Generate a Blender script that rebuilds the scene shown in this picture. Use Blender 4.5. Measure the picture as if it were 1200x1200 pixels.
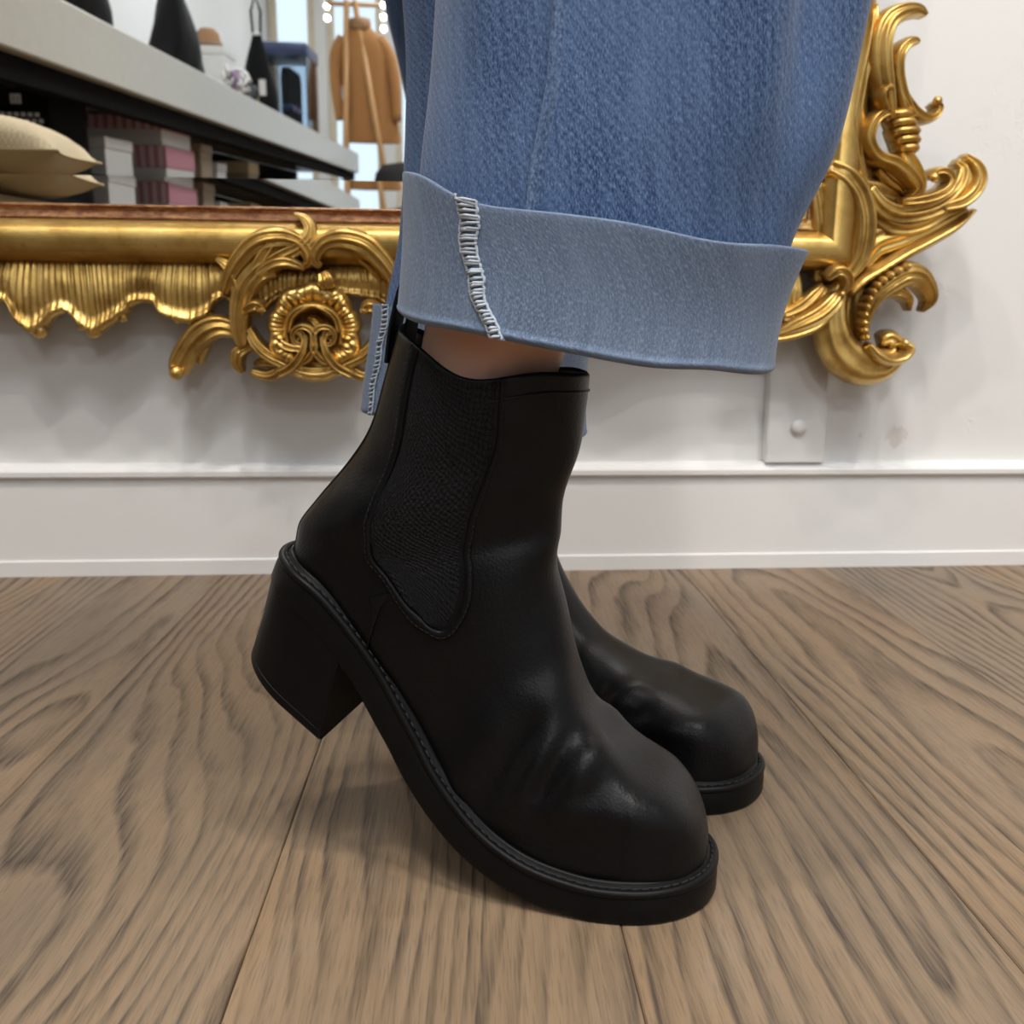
import bpy, bmesh, math, random
import numpy as np
from mathutils import Vector, Matrix

for o in list(bpy.data.objects):
    bpy.data.objects.remove(o)
scene = bpy.context.scene
col = scene.collection
R = math.radians

# ------------------------------------------------------------------ camera
CAM_H = 0.30
YAW, PITCH, ROLL = R(5.0), R(10.5), R(0.5)
FPX = 1200.0
WALL_Y = 1.235
C0 = np.array([0.0, 0.0, CAM_H])
_fw = np.array([math.sin(YAW) * math.cos(PITCH), math.cos(YAW) * math.cos(PITCH), -math.sin(PITCH)])
_r0 = np.array([math.cos(YAW), -math.sin(YAW), 0.0])
_u0 = np.cross(_r0, _fw)
CR = _r0 * math.cos(ROLL) + _u0 * math.sin(ROLL)
CU = np.cross(CR, _fw)
CF = _fw
cam_d = bpy.data.cameras.new('camera')
cam = bpy.data.objects.new('camera', cam_d)
col.objects.link(cam)
cam.matrix_world = Matrix(((CR[0], CU[0], -CF[0], C0[0]), (CR[1], CU[1], -CF[1], C0[1]), (CR[2], CU[2], -CF[2], C0[2]), (0, 0, 0, 1)))
cam_d.sensor_width = 36.0
cam_d.lens = 36.0 * FPX / 1200.0
cam_d.clip_start = 0.02
cam_d.dof.use_dof = True
cam_d.dof.focus_distance = 0.54
cam_d.dof.aperture_fstop = 15.0
scene.camera = cam

# ------------------------------------------------------------------ world, lights, exposure
scene.view_settings.view_transform = 'Standard'
scene.view_settings.look = 'None'
scene.view_settings.exposure = 0.75
scene.view_settings.gamma = 1.0
scene.view_settings.use_curve_mapping = False
world = bpy.data.worlds.new('daylight')
scene.world = world
world.use_nodes = True
world.node_tree.nodes['Background'].inputs[0].default_value = (0.80, 0.90, 1.0, 1)
world.node_tree.nodes['Background'].inputs[1].default_value = 0.75

scene.cycles.max_bounces = 7
scene.cycles.diffuse_bounces = 3
scene.cycles.glossy_bounces = 4
scene.cycles.transmission_bounces = 4
scene.cycles.transparent_max_bounces = 6
scene.cycles.caustics_reflective = False
scene.cycles.caustics_refractive = False
scene.cycles.use_denoising = True
scene.cycles.use_adaptive_sampling = True
scene.cycles.adaptive_threshold = 0.04

ROOM_X0, ROOM_X1, ROOM_Y0, ROOM_H = -1.42, 2.6, -8.2, 2.9


def light(name, kind, loc, target, energy, colour, size=0.1, spot=None, blend=0.5):
    d = bpy.data.lights.new(name, kind)
    d.energy = energy
    d.color = colour
    if kind == 'AREA':
        d.size = size
    else:
        d.shadow_soft_size = size
    if kind == 'SPOT':
        d.spot_size = R(spot)
        d.spot_blend = blend
    o = bpy.data.objects.new(name, d)
    col.objects.link(o)
    o.location = loc
    v = Vector(target) - Vector(loc)
    o.rotation_euler = v.to_track_quat('-Z', 'Y').to_euler()
    return o


WARM = (1.0, 0.935, 0.86)
COOL = (0.93, 0.96, 1.0)
# soft overhead fill, added: area lights just under panel fixtures built further down
FILL_PANELS = [(-0.4, -0.9), (1.3, -0.9), (-0.4, -3.6), (1.3, -3.6), (0.5, -6.2)]
for i, (px_, py_) in enumerate(FILL_PANELS):
    light('ceiling_fill_light', 'AREA', (px_, py_, ROOM_H - 0.06), (px_, py_, 0), 12 if py_ > -2 else 18, COOL, 0.58)
# downlights over the mirror wall (small, so they throw readable shadows)
SPOTS = [(-0.75, -0.05), (-0.15, 0.10), (0.45, -0.05), (1.1, 0.10), (-0.2, -0.5), (0.9, -0.5)]
for i, (px_, py_) in enumerate(SPOTS):
    light('downlight_beam', 'SPOT', (px_, py_, ROOM_H - 0.07), (px_ * 0.8 + 0.05, py_ + 0.75, 0.0), 28, WARM, 0.028, 95, 0.7)


# ------------------------------------------------------------------ tracing helpers (pixel -> real place)
def ray(x, y):
    v = (x - 600.0) / FPX * CR - (y - 600.0) / FPX * CU + CF
    return v / np.linalg.norm(v)


def on_floor(x, y, z=0.0):
    v = ray(x, y)
    return C0 + v * ((z - C0[2]) / v[2])


def on_plane(x, y, P, n):
    v = ray(x, y)
    return C0 + v * (((P - C0) @ n) / (v @ n))


def project(P):
    d = np.asarray(P) - C0
    z = d @ CF
    return np.stack([600 + FPX * (d @ CR) / z, 600 - FPX * (d @ CU) / z], -1)


# ------------------------------------------------------------------ object helpers
def tag(o, label=None, cat=None, group=None, kind=None):
    if label:
        o['label'] = label
    if cat:
        o['category'] = cat
    if group:
        o['group'] = group
    if kind:
        o['kind'] = kind
    return o


def empty(name, loc=(0, 0, 0), rz=0.0):
    o = bpy.data.objects.new(name, None)
    col.objects.link(o)
    o.location = loc
    o.rotation_euler = (0, 0, rz)
    o.empty_display_size = 0.05
    return o


def link_mesh(name, me, mat, parent=None, smooth=True):
    if mat is not None and not me.materials:
        me.materials.append(mat)
    if smooth:
        me.polygons.foreach_set('use_smooth', [True] * len(me.polygons))
    o = bpy.data.objects.new(name, me)
    col.objects.link(o)
    if parent is not None:
        o.parent = parent
    return o


def mesh_from(name, verts, faces, mat, parent=None, smooth=True, uv=None, recalc=True):
    me = bpy.data.meshes.new(name)
    me.from_pydata([tuple(map(float, v)) for v in verts], [], [tuple(map(int, f)) for f in faces])
    if uv is not None:
        lay = me.uv_layers.new(name='UVMap')
        idx = np.empty(len(me.loops), dtype=np.int32)
        me.loops.foreach_get('vertex_index', idx)
        lay.data.foreach_set('uv', np.asarray(uv, dtype=np.float32)[idx].ravel())
    if recalc:
        bm = bmesh.new()
        bm.from_mesh(me)
        bmesh.ops.recalc_face_normals(bm, faces=bm.faces)
        bm.to_mesh(me)
        bm.free()
    me.update()
    return link_mesh(name, me, mat, parent, smooth)


class MB:
    """collects shapes, then links them as one mesh object"""

    def __init__(self):
        self.bm = bmesh.new()

    def box(self, lo, hi, bevel=0.0, rot=None, seg=2):
        lo, hi = Vector(lo), Vector(hi)
        r = bmesh.ops.create_cube(self.bm, size=1.0)
        c, s = (lo + hi) / 2, hi - lo
        for v in r['verts']:
            v.co = Vector((v.co.x * s.x, v.co.y * s.y, v.co.z * s.z))
        vs = r['verts']
        if bevel > 0:
            es = list({e for v in vs for e in v.link_edges})
            q = bmesh.ops.bevel(self.bm, geom=es, offset=bevel, segments=seg, affect='EDGES', profile=0.5)
            vs = list({v for f in q['faces'] for v in f.verts} | {v for v in vs if v.is_valid})
        for v in vs:
            if rot is not None:
                v.co = rot @ v.co
            v.co += c
        return self

    def lathe(self, prof, centre=(0, 0, 0), n=24, rot=None):
        rings = []
        c = Vector(centre)
        for (r, z) in prof:
            ring = []
            for k in range(n):
                a = 2 * math.pi * k / n
                p = Vector((r * math.cos(a), r * math.sin(a), z))
                if rot is not None:
                    p = rot @ p
                ring.append(self.bm.verts.new(p + c))
            rings.append(ring)
        for a, b in zip(rings[:-1], rings[1:]):
            for k in range(n):
                self.bm.faces.new((a[k], a[(k + 1) % n], b[(k + 1) % n], b[k]))
        self.bm.faces.new(rings[0][::-1])
        self.bm.faces.new(rings[-1])
        return self

    def tube(self, pts, rad, n=8):
        pts = [Vector(p) for p in pts]
        if not isinstance(rad, (list, tuple)):
            rad = [rad] * len(pts)
        prev = None
        t0 = (pts[1] - pts[0]).normalized()
        up = Vector((0, 0, 1)) if abs(t0.z) < 0.9 else Vector((1, 0, 0))
        nrm = t0.cross(up).normalized()
        for i, p in enumerate(pts):
            t = (pts[min(i + 1, len(pts) - 1)] - pts[max(i - 1, 0)]).normalized()
            nrm = (nrm - t * nrm.dot(t)).normalized()
            bn = t.cross(nrm)
            ring = [self.bm.verts.new(p + (nrm * math.cos(2 * math.pi * k / n) + bn * math.sin(2 * math.pi * k / n)) * rad[i]) for k in range(n)]
            if prev:
                for k in range(n):
                    self.bm.faces.new((prev[k], prev[(k + 1) % n], ring[(k + 1) % n], ring[k]))
            else:
                self.bm.faces.new(ring[::-1])
            prev = ring
        self.bm.faces.new(prev)
        return self

    def ball(self, c, r, scale=(1, 1, 1), u=16, v=10):
        q = bmesh.ops.create_uvsphere(self.bm, u_segments=u, v_segments=v, radius=r)
        for w in q['verts']:
            w.co = Vector((w.co.x * scale[0], w.co.y * scale[1], w.co.z * scale[2])) + Vector(c)
        return self

    def build(self, name, mat, parent=None, smooth=True, angle=None):
        bmesh.ops.recalc_face_normals(self.bm, faces=self.bm.faces)
        me = bpy.data.meshes.new(name)
        self.bm.to_mesh(me)
        self.bm.free()
        o = link_mesh(name, me, mat, parent, smooth)
        if smooth and angle is not None:
            me.set_sharp_from_angle(angle=R(angle))
        return o


def crom(pts, n):
    """Catmull-Rom through pts, n samples"""
    P = np.asarray(pts, float)
    if P.ndim == 1:
        P = P[:, None]
    P = np.vstack([2 * P[0] - P[1], P, 2 * P[-1] - P[-2]])
    m = len(P) - 3
    t = np.linspace(0, m - 1e-9, n)
    i = t.astype(int)
    f = (t - i)[:, None]
    a, b, c, d = P[i], P[i + 1], P[i + 2], P[i + 3]
    return 0.5 * ((2 * b) + (c - a) * f + (2 * a - 5 * b + 4 * c - d) * f ** 2 + (3 * b - a - 3 * c + d) * f ** 3)


def sstep(a, b, x):
    t = np.clip((x - a) / (b - a), 0, 1)
    return t * t * (3 - 2 * t)


# ------------------------------------------------------------------ node helper and materials
class NT:
    def __init__(self, name):
        self.m = bpy.data.materials.new(name)
        self.m.use_nodes = True
        self.t = self.m.node_tree
        self.b = self.t.nodes['Principled BSDF']

    def n(self, kind, **kw):
        x = self.t.nodes.new('ShaderNode' + kind)
        for k, v in kw.items():
            if k.startswith('i_'):
                key = k[2:]
                key = int(key) if key.isdigit() else key
                self.put(x.inputs[key], v)
            else:
                setattr(x, k, v)
        return x

    def put(self, sock, v):
        if isinstance(v, bpy.types.NodeSocket):
            self.t.links.new(v, sock)
        else:
            if hasattr(sock.default_value, '__len__') and not hasattr(v, '__len__'):
                v = (v,) * len(sock.default_value)
            if hasattr(v, '__len__') and len(v) == 3 and len(sock.default_value) == 4:
                v = tuple(v) + (1,)
            sock.default_value = v

    def math(self, op, a, b=None, c=None, clamp=False):
        x = self.n('Math', operation=op, use_clamp=clamp)
        self.put(x.inputs[0], a)
        if b is not None:
            self.put(x.inputs[1], b)
        if c is not None:
            self.put(x.inputs[2], c)
        return x.outputs[0]

    def vec(self, op, a, b=None):
        x = self.n('VectorMath', operation=op)
        self.put(x.inputs[0], a)
        if b is not None:
            self.put(x.inputs[1], b)
        return x.outputs[0]

    def coord(self, which='Object'):
        return self.n('TexCoord').outputs[which]

    def noise(self, vec, scale, detail=3, rough=0.5, dist=0.0):
        x = self.n('TexNoise')
        self.put(x.inputs['Vector'], vec)
        x.inputs['Scale'].default_value = scale
        x.inputs['Detail'].default_value = detail
        x.inputs['Roughness'].default_value = rough
        x.inputs['Distortion'].default_value = dist
        return x.outputs['Fac']

    def ramp(self, fac, stops):
        x = self.n('ValToRGB')
        self.put(x.inputs[0], fac)
        e = x.color_ramp.elements
        while len(e) < len(stops):
            e.new(0.5)
        for q, (p, c) in zip(e, stops):
            q.position = p
            if not hasattr(c, '__len__'):
                c = (c, c, c)
            q.color = tuple(c) + (1,) if len(c) == 3 else c
        return x.outputs[0]

    def mix(self, fac, a, b, mode='MIX'):
        x = self.n('Mix', data_type='RGBA', blend_type=mode)
        self.put(x.inputs[0], fac)
        self.put(x.inputs[6], a)
        self.put(x.inputs[7], b)
        return x.outputs[2]

    def bump(self, h, strength=0.3, dist=0.001, normal=None):
        x = self.n('Bump')
        x.inputs['Strength'].default_value = strength
        x.inputs['Distance'].default_value = dist
        self.put(x.inputs['Height'], h)
        if normal is not None:
            self.put(x.inputs['Normal'], normal)
        return x.outputs[0]

    def set(self, **kw):
        for k, v in kw.items():
            self.put(self.b.inputs[k.replace('_', ' ')], v)
        return self.m


def plain(name, colour, rough=0.5, metal=0.0, var=0.06, scale=30.0, bump=0.0):
    t = NT(name)
    co = t.coord()
    f = t.noise(co, scale, 1)
    c1 = tuple(max(0, c * (1 - var)) for c in colour)
    c2 = tuple(min(1, c * (1 + var)) for c in colour)
    t.set(Base_Color=t.mix(f, c1, c2), Roughness=rough, Metallic=metal)
    if max(colour) < 0.05:
        t.set(Specular_IOR_Level=0.10, Roughness=max(rough, 0.55))
    if bump:
        t.set(Normal=t.bump(t.noise(co, scale * 8, 3), bump, 0.001))
    return t.m


def mat_wood_floor():
    t = NT('oak_floor')
    co = t.coord()
    rnd = t.n('ObjectInfo').outputs['Random']
    sep = t.n('SeparateXYZ')
    t.put(sep.inputs[0], co)
    X, Y, Z = sep.outputs
    ro = t.math('MULTIPLY', rnd, 97.0)
    Y2 = t.math('ADD', Y, ro)
    cmb = t.n('CombineXYZ')
    t.put(cmb.inputs[0], t.math('ADD', X, t.math('MULTIPLY', rnd, 31.0)))
    t.put(cmb.inputs[1], Y2)
    P = cmb.outputs[0]
    slow = t.noise(t.vec('MULTIPLY', P, (3.0, 0.65, 1.0)), 1.0, 2, 0.5)
    slow2 = t.noise(t.vec('MULTIPLY', P, (8.0, 1.7, 1.0)), 1.0, 3, 0.55)
    fine = t.noise(t.vec('MULTIPLY', P, (60.0, 14.0, 1.0)), 1.0, 3, 0.6)
    # heart of the tree under the board: its depth wanders along the board -> cathedral arches
    h = t.math('ADD', 0.02, t.math('MULTIPLY', t.math('ABSOLUTE', t.math('SUBTRACT', slow, 0.47)), 0.55))
    hx = t.math('ADD', X, t.math('ADD', t.math('MULTIPLY', t.math('SUBTRACT', rnd, 0.5), 0.14), t.math('MULTIPLY', t.math('SUBTRACT', slow2, 0.5), 0.045)))
    r = t.math('SQRT', t.math('ADD', t.math('MULTIPLY', hx, hx), t.math('MULTIPLY', h, h)))
    r = t.math('ADD', r, t.math('MULTIPLY', t.math('SUBTRACT', fine, 0.5), 0.0045))
    ring = t.math('FRACT', t.math('MULTIPLY', r, t.math('ADD', 58.0, t.math('MULTIPLY', t.math('FRACT', t.math('MULTIPLY', rnd, 7.31)), 58.0))))
    ring_c = t.ramp(ring, [(0.0, 0.0), (0.42, 0.08), (0.72, 0.75), (0.86, 1.0), (1.0, 0.0)])
    pores = t.noise(t.vec('MULTIPLY', P, (520.0, 16.0, 1.0)), 1.0, 2, 0.6)
    pores_c = t.ramp(pores, [(0.40, 0.0), (0.62, 1.0)])
    wear = t.noise(t.vec('MULTIPLY', P, (14.0, 3.0, 1.0)), 1.0, 4, 0.65)
    wear_c = t.ramp(wear, [(0.34, 0.30), (0.56, 1.0)])
    dark = t.math('MULTIPLY', t.math('MULTIPLY', ring_c, wear_c), t.math('ADD', 0.45, t.math('MULTIPLY', pores_c, 0.55)))
    hue = t.noise(t.vec('MULTIPLY', P, (6.0, 1.7, 1.0)), 1.0, 3, 0.6)
    base = t.ramp(hue, [(0.30, (0.152, 0.109, 0.073)), (0.47, (0.270, 0.184, 0.108)), (0.58, (0.290, 0.178, 0.088)), (0.70, (0.225, 0.112, 0.040))])
    base = t.mix(0.45, base, t.ramp(rnd, [(0.0, (0.212, 0.160, 0.112)), (0.5, (0.275, 0.188, 0.110)), (1.0, (0.214, 0.146, 0.085))]))
    streak = t.noise(t.vec('MULTIPLY', P, (240.0, 5.0, 1.0)), 1.0, 3, 0.6)
    base = t.mix(t.math('MULTIPLY', t.ramp(streak, [(0.45, 0.0), (0.70, 1.0)]), 0.35), base, (0.085, 0.06, 0.042))
    base = t.mix(t.math('MULTIPLY', t.ramp(t.noise(t.vec('MULTIPLY', P, (900.0, 42.0, 1.0)), 1.0, 1, 0.5), [(0.54, 0.0), (0.66, 1.0)]), 0.32), base, (0.060, 0.045, 0.034))
    c = t.mix(t.math('MULTIPLY', dark, 0.95), base, (0.034, 0.027, 0.022))
    hgt = t.math('SUBTRACT', t.math('MULTIPLY', fine, 0.2), t.math('ADD', t.math('MULTIPLY', dark, 0.7), t.math('MULTIPLY', pores_c, 0.25)))
    return t.set(Base_Color=c, Roughness=t.math('ADD', 0.40, t.math('MULTIPLY', dark, 0.25)), Normal=t.bump(hgt, 0.35, 0.0006), Specular_IOR_Level=0.4)


def mat_wall(name, colour, damage=None):
    t = NT(name)
    co = t.coord()
    big = t.noise(co, 3.0, 4)
    mid = t.noise(co, 14.0, 5, 0.6)
    c = t.mix(big, tuple(k * 0.96 for k in colour), tuple(min(1, k * 1.02) for k in colour))
    hgt = t.math('MULTIPLY', mid, 0.5)
    st = 0.12
    if damage:
        # flaking paint: a few ragged chips and a cracked, blistered patch
        rag = t.noise(co, 70.0, 5, 0.7)
        k = bl_ = None
        for (P, r, chip) in damage:
            d = t.n('VectorMath', operation='DISTANCE')
            t.put(d.inputs[0], co)
            d.inputs[1].default_value = P
            e = t.math('ADD', t.math('SUBTRACT', 1.0, t.math('DIVIDE', d.outputs['Value'], r)), t.math('MULTIPLY', t.math('SUBTRACT', rag, 0.5), 2.4))
            e = t.ramp(e, [(0.40, 0.0), (0.50, 1.0)])
            if chip:
                k = e if k is None else t.math('MAXIMUM', k, e)
            bl_ = e if bl_ is None else t.math('MAXIMUM', bl_, e)
        c = t.mix(t.math('MULTIPLY', k, 0.5), c, (0.60, 0.55, 0.49))
        hgt = t.math('SUBTRACT', hgt, t.math('MULTIPLY', bl_, 1.3))
        st = 0.30
    return t.set(Base_Color=c, Roughness=0.55, Normal=t.bump(hgt, st, 0.0015))


def mat_gold():
    t = NT('gilding')
    co = t.coord()
    a = t.noise(co, 22.0, 5, 0.6)
    b = t.noise(co, 110.0, 4, 0.6)
    c = t.ramp(a, [(0.30, (0.33, 0.19, 0.050)), (0.48, (0.60, 0.39, 0.115)), (0.72, (0.76, 0.54, 0.20))])
    c = t.mix(t.ramp(b, [(0.60, 0.0), (0.78, 0.55)]), c, (0.20, 0.09, 0.03))
    ro = t.math('ADD', 0.24, t.math('MULTIPLY', b, 0.22))
    return t.set(Base_Color=c, Metallic=0.88, Roughness=ro, Normal=t.bump(t.math('ADD', a, t.math('MULTIPLY', b, 0.5)), 0.25, 0.002))


def mat_bole():
    t = NT('red_bole_fillet')
    co = t.coord()
    a = t.noise(t.vec('MULTIPLY', co, (9.0, 30.0, 30.0)), 1.0, 4, 0.7)
    b = t.noise(t.vec('MULTIPLY', co, (60.0, 120.0, 120.0)), 1.0, 4, 0.7)
    c = t.mix(t.ramp(b, [(0.42, 0.0), (0.64, 1.0)]), (0.20, 0.075, 0.035), (0.50, 0.26, 0.11))
    c = t.mix(t.ramp(a, [(0.60, 0.0), (0.66, 1.0)]), c, (0.74, 0.50, 0.15))
    return t.set(Base_Color=c, Metallic=0.45, Roughness=0.38)


def mat_leather():
    t = NT('black_leather')
    co = t.coord()
    a = t.noise(co, 260.0, 4, 0.6)
    v = t.n('TexVoronoi')
    t.put(v.inputs['Vector'], co)
    v.inputs['Scale'].default_value = 620.0
    b = t.noise(co, 26.0, 4, 0.6)
    h = t.math('ADD', t.math('MULTIPLY', a, 0.5), t.math('MULTIPLY', v.outputs['Distance'], 0.6))
    return t.set(Base_Color=t.mix(b, (0.0024, 0.0026, 0.0032), (0.0044, 0.0046, 0.0052)), Roughness=t.math('ADD', 0.33, t.math('MULTIPLY', b, 0.12)),
                 Specular_IOR_Level=0.19, Normal=t.bump(h, 0.30, 0.0006))


def mat_rubber():
    t = NT('black_rubber')
    co = t.coord()
    b = t.noise(co, 40.0, 4)
    return t.set(Base_Color=t.mix(b, (0.0035, 0.0035, 0.004), (0.006, 0.0058, 0.0056)), Roughness=0.42, Specular_IOR_Level=0.13, Normal=t.bump(t.noise(co, 700.0, 2), 0.08, 0.0003))


def mat_elastic():
    t = NT('black_rib_elastic')
    uv = t.n('UVMap').outputs[0]
    w = t.n('TexWave', wave_type='BANDS', bands_direction='X')
    t.put(w.inputs['Vector'], uv)
    w.inputs['Scale'].default_value = 130.0
    w.inputs['Distortion'].default_value = 6.0
    w.inputs['Detail'].default_value = 2.0
    w.inputs['Detail Scale'].default_value = 3.0
    w2 = t.n('TexWave', wave_type='BANDS', bands_direction='Y')
    t.put(w2.inputs['Vector'], uv)
    w2.inputs['Scale'].default_value = 120.0
    w2.inputs['Distortion'].default_value = 5.0
    h = t.math('ADD', w.outputs['Fac'], t.math('MULTIPLY', w2.outputs['Fac'], 0.8))
    c = t.ramp(t.math('MULTIPLY', h, 0.55), [(0.2, (0.002, 0.002, 0.0025)), (0.9, (0.011, 0.011, 0.013))])
    return t.set(Base_Color=c, Roughness=0.85, Specular_IOR_Level=0.25, Normal=t.bump(h, 0.9, 0.0006))


def mat_denim(name, dark, light_, worn, twill=1.0):
    t = NT(name)
    uv = t.n('UVMap').outputs[0]
    # yarns: long across the leg is weft, diagonal twill over it
    a = t.noise(t.vec('MULTIPLY', uv, (1600.0, 520.0, 1.0)), 1.0, 2, 0.6)
    b = t.noise(t.vec('MULTIPLY', uv, (430.0, 22.0, 1.0)), 1.0, 3, 0.6)
    big = t.noise(t.vec('MULTIPLY', uv, (16.0, 5.0, 1.0)), 1.0, 4, 0.55)
    w = t.n('TexWave', wave_type='BANDS', bands_direction='DIAGONAL')
    t.put(w.inputs['Vector'], uv)
    w.inputs['Scale'].default_value = 90.0
    w.inputs['Distortion'].default_value = 1.5
    yarn = t.math('ADD', t.math('MULTIPLY', a, 0.62), t.math('ADD', t.math('MULTIPLY', b, 0.28), t.math('MULTIPLY', w.outputs['Fac'], 0.05 * twill)))
    c = t.mix(t.ramp(yarn, [(0.38, 0.0), (0.62, 1.0)]), dark, light_)
    c = t.mix(t.math('MULTIPLY', t.ramp(big, [(0.40, 0.0), (0.66, 1.0)]), 0.40), c, worn)
    c = t.mix(t.ramp(a, [(0.62, 0.0), (0.74, 0.55)]), c, tuple(min(1, k * 1.7) for k in worn))
    return t.set(Base_Color=c, Roughness=0.82, Specular_IOR_Level=0.2, Sheen_Weight=0.15, Sheen_Roughness=0.5, Normal=t.bump(yarn, 0.55, 0.0006))


def mat_skin():
    t = NT('skin')
    co = t.coord()
    a = t.noise(co, 18.0, 4, 0.6)
    b = t.noise(co, 220.0, 3)
    c = t.mix(a, (0.76, 0.43, 0.31), (0.84, 0.53, 0.40))
    return t.set(Base_Color=c, Roughness=0.5, Subsurface_Weight=0.15, Subsurface_Radius=(0.01, 0.004, 0.002), Normal=t.bump(b, 0.1, 0.0005))


def mat_mirror():
    t = NT('mirror_glass')
    co = t.coord()
    return t.set(Base_Color=t.mix(t.noise(co, 8.0, 3), (0.90, 0.91, 0.89), (0.93, 0.94, 0.92)), Metallic=1.0, Roughness=0.012)


def mat_stripes(name, c1, c2, scale):
    t = NT(name)
    w = t.n('TexWave', wave_type='BANDS', bands_direction='X')
    t.put(w.inputs['Vector'], t.coord())
    w.inputs['Scale'].default_value = scale
    w.inputs['Distortion'].default_value = 1.0
    return t.set(Base_Color=t.mix(t.ramp(w.outputs['Fac'], [(0.4, 0.0), (0.55, 1.0)]), c1, c2), Roughness=0.6)


def mat_weave(name, c1, c2, scale):
    t = NT(name)
    co = t.coord()
    b = t.n('TexChecker')
    t.put(b.inputs['Vector'], t.vec('ADD', co, (0.0003, 0.0002, 0.0001)))
    b.inputs['Scale'].default_value = scale
    n_ = t.noise(co, scale * 0.4, 3)
    c = t.mix(t.math('MULTIPLY', t.math('ADD', b.outputs['Fac'], n_), 0.5), c1, c2)
    return t.set(Base_Color=c, Roughness=0.85, Normal=t.bump(n_, 0.4, 0.001))


def mat_emit(name, colour, strength):
    t = NT(name)
    return t.set(Base_Color=colour, Emission_Color=colour, Emission_Strength=strength)


def mat_clear(name, colour, gloss=0.12):
    """thin clear sheet: passes light straight through, with a faint gloss"""
    t = NT(name)
    tr = t.n('BsdfTransparent')
    tr.inputs[0].default_value = tuple(colour) + (1,)
    gl = t.n('BsdfGlossy')
    gl.inputs['Roughness'].default_value = 0.05
    mx = t.n('MixShader')
    fr = t.n('LayerWeight')
    fr.inputs[0].default_value = gloss
    t.t.links.new(fr.outputs['Fresnel'], mx.inputs[0])
    t.t.links.new(tr.outputs[0], mx.inputs[1])
    t.t.links.new(gl.outputs[0], mx.inputs[2])
    t.t.links.new(mx.outputs[0], t.t.nodes['Material Output'].inputs[0])
    return t.m


DAMAGE = [(tuple(on_plane(x, y, np.array([0, WALL_Y, 0]), np.array([0, -1.0, 0]))), r, ch) for (x, y, r, ch) in
          ((1050, 512, 0.022, True), (1034, 375, 0.030, False), (1092, 350, 0.028, False), (1172, 150, 0.045, False), (1190, 100, 0.04, False), (1008, 510, 0.006, True), (1150, 500, 0.03, False))]
M = dict(
    floor=mat_wood_floor(), wall=mat_wall('wall_paint', (0.79, 0.782, 0.765), DAMAGE), wall2=plain('plain_wall_paint', (0.78, 0.78, 0.78), 0.6, var=0.02, scale=3.0),
    trim=mat_wall('trim_paint', (0.80, 0.795, 0.782)), ceiling=plain('ceiling_paint', (0.82, 0.82, 0.81), 0.7, var=0.02, scale=3.0),
    gold=mat_gold(), bole=mat_bole(), leather=mat_leather(), rubber=mat_rubber(), elastic=mat_elastic(),
    thread=plain('black_thread', (0.021, 0.021, 0.023), 0.6),
    denim=mat_denim('blue_denim', (0.014, 0.039, 0.120), (0.150, 0.245, 0.440), (0.150, 0.242, 0.425)),
    denim_in=mat_denim('pale_denim_reverse', (0.095, 0.138, 0.222), (0.245, 0.312, 0.425), (0.208, 0.274, 0.385), 0.3),
    denim_faded=mat_denim('faded_denim', (0.035, 0.070, 0.165), (0.185, 0.275, 0.440), (0.180, 0.265, 0.425)),
    white_thread=plain('pale_thread', (0.50, 0.56, 0.63), 0.8), skin=mat_skin(), mirror=mat_mirror(),
    subfloor=plain('dark_subfloor', (0.03, 0.024, 0.02), 0.9),
    grey_shelf=plain('grey_lacquer', (0.50, 0.475, 0.41), 0.28), dark=plain('dark_board', (0.006, 0.0055, 0.0055), 0.95),
    white_card=plain('white_card', (0.72, 0.70, 0.68), 0.6), pink=mat_stripes('pink_striped_card', (0.55, 0.22, 0.28), (0.78, 0.60, 0.61), 11.0),
    black=plain('black_fabric', (0.006, 0.006, 0.0065), 0.5), tan=plain('tan_suede', (0.40, 0.185, 0.060), 0.9, bump=0.3),
    wood=plain('honey_wood', (0.50, 0.27, 0.10), 0.45), navy=plain('navy_plastic', (0.03, 0.045, 0.11), 0.35),
    acrylic=mat_clear('clear_acrylic', (0.80, 0.84, 0.88)), beige=mat_weave('beige_weave', (0.42, 0.33, 0.20), (0.62, 0.52, 0.35), 260.0),
    linen=plain('plain_linen', (0.50, 0.39, 0.22), 0.9), led=mat_emit('led_bulb', (1.0, 0.98, 0.92), 14.0), panel=mat_emit('fill_diffuser', (0.97, 0.98, 1.0), 2.0),
    spot=mat_emit('downlight_diffuser', (1.0, 0.92, 0.80), 20.0), white=plain('white_plastic', (0.78, 0.78, 0.77), 0.4),
    glass=mat_clear('window_glass', (0.95, 0.98, 1.0)), cream=plain('cream_paint', (0.66, 0.58, 0.44), 0.5),
    brown=plain('brown_card', (0.30, 0.22, 0.15), 0.7), camel=plain('camel_felt', (0.36, 0.20, 0.10), 0.9),
    lilac=plain('lilac_cloth', (0.40, 0.27, 0.42), 0.8), pouf=plain('charcoal_cloth', (0.035, 0.032, 0.03), 0.9),
)

# ------------------------------------------------------------------ the room
def struct(o):
    o['kind'] = 'structure'
    return o


PLANK_W = 0.185
PLANK_A = R(2.6)
floor = struct(MB().box((ROOM_X0, ROOM_Y0, -0.06), (ROOM_X1, WALL_Y + 0.1, -0.022)).build('floor', M['subfloor'], smooth=False))
bmp = MB().box((-PLANK_W / 2 + 0.0002, -9.4, -0.022), (PLANK_W / 2 - 0.0002, 0.0, 0.0), 0.0008, seg=1)
bmesh.ops.recalc_face_normals(bmp.bm, faces=bmp.bm.faces)
plank_me = bpy.data.meshes.new('plank')
bmp.bm.to_mesh(plank_me)
bmp.bm.free()
plank_me.materials.append(M['floor'])
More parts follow.
